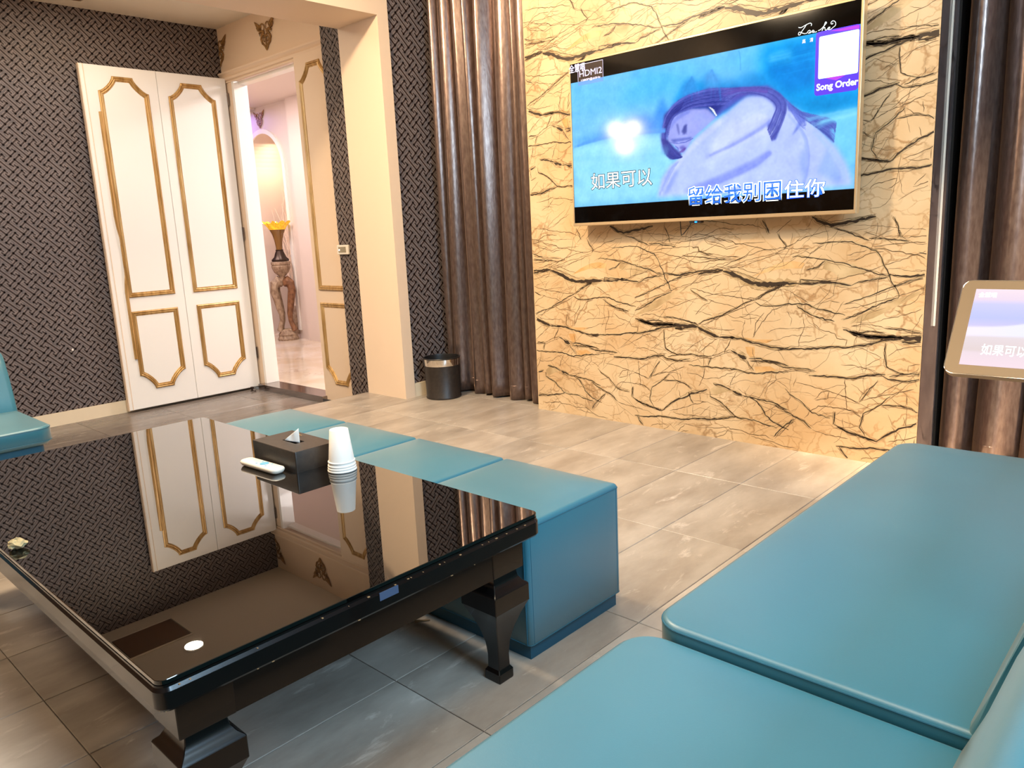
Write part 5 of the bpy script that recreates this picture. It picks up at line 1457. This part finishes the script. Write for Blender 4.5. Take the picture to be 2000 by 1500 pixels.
mt = mat('bronze_frame', (140, 116, 86), 0.45, metal=0.25)
mb = MB()
L = []
for ins, dd in ((0.006, -0.028), (0.0, -0.022), (0.0, -0.003), (0.003, 0.0)):
    L.append([ts(p[0], p[1], dd) for p in rrect(WS, HS, 0.028, 6, WS / 2, HS / 2, 0, ins)])
mb.loft(L)
mb.build('housing', mt, t, True, 30)
mb = MB()
ring(mb, [ts(p[0], p[1], -0.001) for p in rrect(WS, HS, 0.028, 6, WS / 2, HS / 2, 0, 0.001)], 0.0016)
mb.build('edge_trim', 'chrome', t)
# screen content: vertical bands of colour
bands = [(0.0, (238, 216, 226)), (0.16, (232, 214, 222)), (0.2, (222, 206, 206)), (0.40, (226, 214, 220)), (0.46, (240, 226, 236)), (0.52, (205, 200, 240)), (0.62, (190, 196, 250)), (0.80, (204, 204, 250)), (0.86, (232, 214, 232)), (1.0, (240, 222, 232))]
nx, nz_ = 60, 60
vs, cols = [], []
for j in range(nz_ + 1):
    v = j / nz_
    for i in range(nx + 1):
        u = i / nx
        vs.append(ts(0.038 + u * (WS - 0.076), 0.030 + v * (HS - 0.060), 0.0004))
        vv = v
        ridge = 0.50 + 0.06 * math.exp(-((u - 0.42) / 0.16) ** 2) + 0.10 * u
        for (a0, c0), (a1, c1) in zip(bands[:-1], bands[1:]):
            if a0 <= vv <= a1:
                s = (vv - a0) / (a1 - a0)
                c = [c0[k] + (c1[k] - c0[k]) * s for k in range(3)]
        if 0.36 + 0.05 * u < vv < ridge:
            s = min(1, (ridge - vv) / 0.02, (vv - 0.36 - 0.05 * u) / 0.03)
            wv = (215 + 25 * (1 - u), 232, 250)
            c = [c[k] * (1 - s) + wv[k] * s for k in range(3)]
        cols.append(c)
fs = [(j * (nx + 1) + i, j * (nx + 1) + i + 1, (j + 1) * (nx + 1) + i + 1, (j + 1) * (nx + 1) + i) for j in range(nz_) for i in range(nx)]
me = bpy.data.meshes.new('screen')
me.from_pydata(vs, [], fs)
ca = me.color_attributes.new('picture', 'FLOAT_COLOR', 'POINT')
buf = np.ones((len(vs), 4), np.float32)
buf[:, :3] = srgb2lin(np.array(cols))
ca.data.foreach_set('color', buf.ravel())
me.materials.append(ms)
so = bpy.data.objects.new('screen', me)
COL.objects.link(so)
so.parent = t
so['label'] = 'lit lavender screen with pale hills'
text_mesh('\u5982\u679c\u53ef\u4ee5', 0.085, 0.064, 0.034, 0.112, 'txt_white', so, 'caption', 0.0010, 0.004, f3=ts)
text_mesh('\u5168\u6167\u5531', 0.048, 0.248, 0.016, 0.045, 'txt_white', so, 'caption', 0.0010, 0.02, f3=ts)
mb = MB()
mb.tube([(0, 0.0, 0.02), (0, 0.0, 0.56), (0, -0.02, 0.63)], 0.02, 14)
mb.build('pole', 'black_plastic', t, True)
mb = MB()
mb.lathe([(0.16, 0.0), (0.16, 0.012), (0.15, 0.018), (0.03, 0.024)], 30)
mb.build('foot_plate', 'black_plastic', t, True)


# ---------------------------------------------------------------- coffee table
TZ = 0.39
tx0, tx1, ty0, ty1 = -2.655, -1.060, 0.357, 1.190
tcx, tcy = (tx0 + tx1) / 2, (ty0 + ty1) / 2
t = thing('coffee_table', 'large black lacquered coffee table with a mirror-glossy glass top and carved legs', 'table', (tcx, tcy, 0))
tw, td = tx1 - tx0, ty1 - ty0
mb = MB()
L = [rrect(tw, td, 0.02, 6, 0, 0, z, i) for i, z in ((0.005, TZ - 0.008), (0.004, TZ - 0.007), (0.004, TZ - 0.0008), (0.0048, TZ))]
mb.loft(L)
mb.build('glass_top', 'black_glass', t, True, 25)
mb = MB()
L = [rrect(tw, td, 0.022, 6, 0, 0, z, i) for i, z in
     ((0.016, TZ - 0.052), (0.004, TZ - 0.050), (0.0, TZ - 0.045), (0.0, TZ - 0.018), (0.003, TZ - 0.012), (0.003, TZ - 0.0085))]
mb.loft(L)
mb.build('table_frame', 'black_wood', t, True, 25)
ax, ay = tw / 2 - 0.034, td / 2 - 0.034
for nm, q in (('x', ((-ax, ax, -ay, -ay + 0.022), (-ax, ax, ay - 0.022, ay))), ('y', ((-ax, -ax + 0.022, -ay + 0.023, ay - 0.023), (ax - 0.022, ax, -ay + 0.023, ay - 0.023)))):
    for a in q:
        mb = MB()
        mb.box(a[0], a[1], a[2], a[3], TZ - 0.122, TZ - 0.0525)
        mb.build('apron', 'black_wood', t)
lp = [(0.022, 0.0), (0.023, 0.004), (0.023, 0.022), (0.018, 0.030), (0.0175, 0.06), (0.020, 0.09), (0.028, 0.125), (0.040, 0.158), (0.052, 0.185), (0.054, 0.188), (0.054, 0.226), (0.0525, 0.229), (0.044, 0.236), (0.037, 0.248), (0.035, 0.262), (0.035, 0.268), (0.046, 0.2682), (0.0465, 0.271), (0.0465, TZ - 0.0525)]
for sx in (-1, 1):
    for sy in (-1, 1):
        cx_, cy_ = sx * (tw / 2 - 0.0785), sy * (td / 2 - 0.0785)
        mb = MB()
        mb.loft([rrect(2 * h, 2 * h, 0.0015, 1, cx_, cy_, z) for h, z in lp])
        mb.build('leg', 'black_wood', t, True, 25)
mb = MB()
mb.box(tx1 - tcx - 0.0005, tx1 - tcx + 0.0012, 0.748 - tcy, 0.790 - tcy, TZ - 0.030, TZ - 0.015)
mb.build('clear_tape', 'tape', t)
mb = MB()
rnd = random.Random(21)
for k in range(26):
    y = rnd.uniform(ty0 + 0.02, ty1 - 0.02) - tcy
    s = rnd.uniform(0.0006, 0.0022)
    z = rnd.choice([TZ - 0.0135, TZ - 0.0135, TZ - 0.047])
    mb.box(tx1 - tcx - 0.004, tx1 - tcx + 0.0004, y, y + s * rnd.uniform(1, 3), z - s * 0.3, z + s * 0.3)
for k in range(7):
    y = ty0 - tcy + 0.004 + 0.003 * k
    z = TZ - 0.049 + rnd.uniform(-0.002, 0.001)
    mb.box(tx1 - tcx - 0.02, tx1 - tcx - 0.0155 + rnd.uniform(0, 0.012), y, y + 0.002, z, z + 0.0015)
o = mb.build('chipped_edge', 'chip', t)
o['kind'] = 'stuff'

# ---------------------------------------------------------------- ottomans
xo = [-1.117, -1.522, -1.918, -2.313, -2.700]
labs = ['teal leather cube stool nearest the camera, its blue side in full view',
        'second teal cube stool from the right in the row behind the table',
        'third teal cube stool from the right, behind the paper cups',
        'farthest teal cube stool at the left end of the row, behind the tissue box']
oy0, oy1 = 1.200, 1.562
proto = None
for i in range(4):
    w_ = xo[i] - xo[i + 1] - 0.006
    cx_ = (xo[i] + xo[i + 1]) / 2
    cy_ = (oy0 + oy1) / 2
    d_ = oy1 - oy0
    if proto is None:
        t = thing('cube_stool', labs[i], 'stool', (cx_, cy_, 0), 0, 'teal cube stools in a row behind the table')
        mb = MB()
        cushion(mb, 0, 0, w_, d_, 0.036, 0.340, r=0.012, e=0.012, crown=0.020)
        body_o = mb.build('body', 'teal', t, True, 60)
        mb = MB()
        mb.loft([rrect(w_, d_, 0.008, 3, 0, 0, z, 0.010) for z in (0.0, 0.0358)])
        mb.build('plinth', 'teal_dark', t, True, 60)
        mb = MB()
        ring(mb, rrect(w_, d_, 0.012, 5, 0, 0, 0.329, 0.0006), 0.0018)
        ring(mb, rrect(w_, d_, 0.012, 5, 0, 0, 0.040, 0.0004), 0.0014)
        for sx in (-1, 1):
            for sy in (-1, 1):
                mb.tube([(sx * (w_ / 2 - 0.010), sy * (d_ / 2 + 0.0), 0.04), (sx * (w_ / 2 - 0.010), sy * (d_ / 2 + 0.0), 0.328)], 0.0016, 6)
                mb.tube([(sx * (w_ / 2 - 0.0006), sy * (d_ / 2 - 0.014), 0.04), (sx * (w_ / 2 - 0.0006), sy * (d_ / 2 - 0.014), 0.328)], 0.0013, 6)
        mb.build('piping', 'teal_seam', body_o, True)
        proto = t
        pw = w_
    else:
        t = proto.copy()
        COL.objects.link(t)
        t['label'] = labs[i]
        t.location = (cx_, cy_, 0)
        t.scale = (w_ / pw, 1, 1)
        for ch in list(proto.children):
            c = ch.copy()
            COL.objects.link(c)
            c.parent = t
            for g_ in list(ch.children):
                q_ = g_.copy()
                COL.objects.link(q_)
                q_.parent = c


# ---------------------------------------------------------------- sofas
def sofa(label, x_front, x_back, y0, y1, ztop, face, group=None, r=0.055, crown=0.010, backfront=0.0, thick=0.085):
    """face = -1: front edge towards -X, backrest on +X side"""
    cx_, cy_ = (x_front + x_back) / 2, (y0 + y1) / 2
    w_ = abs(x_back - x_front)
    t = thing('sofa_module', label, 'sofa', (cx_, cy_, 0), 0, group)
    d_ = y1 - y0
    mb = MB()
    e = 0.012
    ex = 0.07 * (1 if face < 0 else -1)      # the seat runs on under the backrest
    cushion(mb, ex / 2, 0, w_ + 0.07, d_, ztop - thick, ztop, r=r, e=e, eb=0.012, crown=crown, n=8, m=6, rings=10)
    seat_o = mb.build('seat', 'teal', t, True, 60)
    mb = MB()
    ring(mb, rrect(w_ + 0.07, d_, r, 8, ex / 2, 0, ztop - 0.0075, 0.0007), 0.0016)
    ring(mb, rrect(w_ + 0.07, d_, r, 8, ex / 2, 0, ztop - thick + 0.013, -0.0002), 0.0013)
    mb.build('piping', 'teal_seam', seat_o, True)
    mb = MB()
    mb.loft([rrect(w_, d_, r, 8, 0, 0, z, 0.03) for z in (0.03, ztop - thick - 0.001)])
    mb.build('base', 'teal_dark', t, True, 60)
    mb = MB()
    mb.loft([rrect(w_, d_, r, 8, 0, 0, z, 0.06) for z in (0.0, 0.0298)])
    mb.build('plinth', 'black_matte', t, True, 60)
    # backrest: leaning slab with rounded top
    s = 1 if face < 0 else -1
    xb = (x_back - cx_)
    prof = [(0.000 + backfront, ztop + 0.004), (0.022, ztop + 0.06), (0.048, ztop + 0.15), (0.068, ztop + 0.205), (0.086, ztop + 0.230), (0.112, ztop + 0.240), (0.140, ztop + 0.230), (0.155, ztop + 0.20), (0.158, ztop + 0.1), (0.158, 0.06), (0.012, 0.06), (0.006, ztop - 0.04)]
    L = []
    for yy, k in ((-d_ / 2 + 0.002, 0.6), (-d_ / 2 + 0.006, 0.9), (-d_ / 2 + 0.02, 1.0), (d_ / 2 - 0.02, 1.0), (d_ / 2 - 0.006, 0.9), (d_ / 2 - 0.002, 0.6)):
        sh = (1 - k) * 0.02
        L.append([(xb + s * (min(max(a, sh + 0.0), 0.158 - sh)), yy, z - (sh if z > ztop + 0.1 else 0)) for a, z in prof])
    mb.loft(L)
    mb.build('backrest', 'teal', t, True, 60)
    return t


sofa('large teal leather sofa seat at the right, raised edge towards the camera', -0.652, -0.19, 0.985, 2.262, 0.362, -1, crown=0.006)
sofa('teal leather sofa seat nearest the camera, at the bottom edge', -0.668, -0.19, -0.42, 0.980, 0.344, -1, crown=0.006)
sofa('teal leather sofa end at the left, beyond the table', -3.165, -3.60, -0.42, 0.853, 0.362, 1, crown=0.006, thick=0.068)

# ---------------------------------------------------------------- on the table
t = thing('tissue_box', 'black leatherette tissue box on the table', 'tissue box', (-1.877, 1.084, TZ), 0.0)
bw, bd, bh = 0.222, 0.128, 0.058
# lid with an oval opening, made as a ring from the oval to the edge
NB = 24


def oval(rx, ry, z):
    base = rrect(bw, bd, 0.004, 5, 0, 0, z)
    out = []
    for p in base:
        a = math.atan2(p[1] / bd, p[0] / bw)
        out.append((rx * math.cos(a), ry * math.sin(a), z))
    return out


mb = MB()
mb.loft([rrect(bw, bd, 0.004, 5, 0, 0, 0.0, 0.001), rrect(bw, bd, 0.004, 5, 0, 0, bh - 0.002, 0), rrect(bw, bd, 0.004, 5, 0, 0, bh, 0.0015), oval(0.048, 0.020, bh), oval(0.046, 0.019, bh - 0.010)], cap1=False)
mb.build('case', 'black_leather', t, True, 40)
mb = MB()
mb.loft([oval(0.062, 0.032, bh - 0.0102), oval(0.002, 0.001, bh - 0.0102)])
mb.build('inner_tray', 'black_matte', t)
mb = MB()
vs = []
for j in range(9):
    v = j / 8
    for i in range(13):
        u = i / 12
        q = -0.028 + 0.050 * u
        rip = 0.0015 * math.sin(u * 11) * v
        vs.append((q * 0.73 + rip - 0.002, q * 0.50 - rip, bh - 0.009 * u * (1 - v) + 0.0012 + v * (0.033 * u + 0.0006)))
mb.add(vs, [(j * 13 + i, j * 13 + i + 1, (j + 1) * 13 + i + 1, (j + 1) * 13 + i) for j in range(8) for i in range(12)])
o = mb.build('tissue', 'paper', t, True, 180)
o.modifiers.new('thick', 'SOLIDIFY').thickness = 0.0008
mb = MB()
for k, (a, b_) in enumerate([((-0.066, 0.036), (-0.030, 0.046)), ((-0.060, 0.030), (-0.036, 0.030)), ((-0.050, 0.026), (-0.046, 0.050)), ((-0.040, 0.028), (-0.058, 0.048))]):
    mb.tube([(a[0], a[1], bh + 0.0003), ((a[0] + b_[0]) / 2, (a[1] + b_[1]) / 2 + 0.004, bh + 0.0003), (b_[0], b_[1], bh + 0.0003)], 0.0014, 5, 0, 0.25, (0, 0, 1))
mb.build('gold_emblem', 'gold', t)

t = thing('remote_control', 'small white remote control lying in front of the tissue box', 'remote', (-1.886, 0.988, TZ), 0.045)
mb = MB()
L = []
for ins, z in ((0.012, 0.0), (0.004, 0.003), (0.0, 0.009), (0.0, 0.0125), (0.002, 0.0155), (0.006, 0.017)):
    L.append([(p[0], p[1], p[2]) for p in rrect(0.176, 0.042, 0.018, 7, 0, 0, z, ins)])
mb.loft(L)
mb.build('case', 'white_plastic', t, True, 40)
mb = MB()
mb.lathe([(0.0125, 0.0171), (0.0125, 0.0182), (0.011, 0.0186)], 20, cx=0.012)
mb.lathe([(0.003, 0.0171), (0.003, 0.0178)], 10, cx=-0.010, cy=0.010)
mb.lathe([(0.003, 0.0171), (0.003, 0.0178)], 10, cx=0.034, cy=0.010)
mb.lathe([(0.003, 0.0171), (0.003, 0.0178)], 10, cx=-0.010, cy=-0.010)
mb.lathe([(0.003, 0.0171), (0.003, 0.0178)], 10, cx=0.034, cy=-0.010)
mb.build('button_pad', 'blue_button', t)
for k in range(3):
    for j in (-1, 0, 1):
        mb = MB()
        mb.lathe([(0.0026, 0.0171), (0.0026, 0.0176)], 8, cx=0.050 + 0.010 * k, cy=0.009 * j)
        mb.build('button', 'white_plastic', t)

# a nested stack of upturned paper cups: each rim shows
cup_lab = ['bottom paper cup of the upturned stack, its rim on the table', 'second paper cup from the bottom of the upturned stack',
           'third paper cup from the bottom of the upturned stack', 'top paper cup of the upturned stack, its whole white wall showing']
cupo = None
for k in range(4):
    zo = TZ + 0.0003 + 0.0068 * k + (0.003 if k == 3 else 0)
    if cupo is None:
        c = thing('paper_cup', cup_lab[0], 'cup', (-1.692, 1.112, zo), 0, 'upturned stack of paper cups')
        mb = MB()
        mb.lathe([(0.0362, 0.003), (0.0262, 0.088), (0.0255, 0.0885), (0.0250, 0.086), (0.0003, 0.0855)], 36, cap0=False)
        mb.build('cup_wall', 'paper', c, True, 50)
        mb = MB()
        mb.lathe([(0.0362, 0.0), (0.0382, 0.0010), (0.0386, 0.0030), (0.0378, 0.0048), (0.0360, 0.0052), (0.0352, 0.003), (0.0362, 0.0)], 36, cap0=False, cap1=False)
        mb.build('rolled_rim', 'paper', c, True, 60)
        cupo = c
        continue
    c = cupo.copy()
    COL.objects.link(c)
    c.location.z = zo
    c.scale = (1 - 0.022 * k, 1 - 0.022 * k, 1)
    c['label'] = cup_lab[k]
    for ch in list(cupo.children):
        q = ch.copy()
        COL.objects.link(q)
        q.parent = c

# crumpled tissue at the near left edge of the table
rnd = random.Random(4)
t = thing('crumpled_tissue', 'small crumpled tissue at the near left table edge', 'tissue', (-1.815, 0.385, TZ))
mb = MB()
L = []
for i in range(9):
    th = PI * (0.02 + 0.96 * i / 8)
    L.append([((0.022 * math.sin(th) * (1 + rnd.uniform(-.3, .3))) * math.cos(2 * PI * k / 14), (0.016 * math.sin(th) * (1 + rnd.uniform(-.3, .3))) * math.sin(2 * PI * k / 14), max(0.0005, 0.011 + 0.010 * -math.cos(th) * (1 + rnd.uniform(-.2, .2)))) for k in range(14)])
mb.loft(L)
mb.build('paper_ball', mat('old_tissue', (168, 158, 122), 0.8), t)
# nick in the wallpaper
t = thing('wall_nick', 'tiny white nick in the left wallpaper above the baseboard', 'nick', (XW + 0.0016, 1.770, 0.315))
mb = MB()
mb.lathe([(0.002, -0.009), (0.006, -0.004), (0.0065, 0.002), (0.003, 0.008)], 10)
mb.v = [(x * 0.12, y, z) for x, y, z in mb.v]
mb.build('bare_plaster', 'paper', t, True)
# wooden sliver on the floor under the table
t = thing('wood_sliver', 'small pale wood sliver on the floor under the table', 'debris', (-1.474, 1.168, 0), 0.9)
mb = MB()
mb.loft([[(-0.02, -0.004, 0.0005), (-0.02, 0.004, 0.0005), (-0.02, 0.003, 0.005), (-0.02, -0.003, 0.005)], [(0.02, -0.002, 0.0005), (0.02, 0.002, 0.0005), (0.02, 0.001, 0.003), (0.02, -0.001, 0.003)]])
mb.build('sliver', 'chip', t)
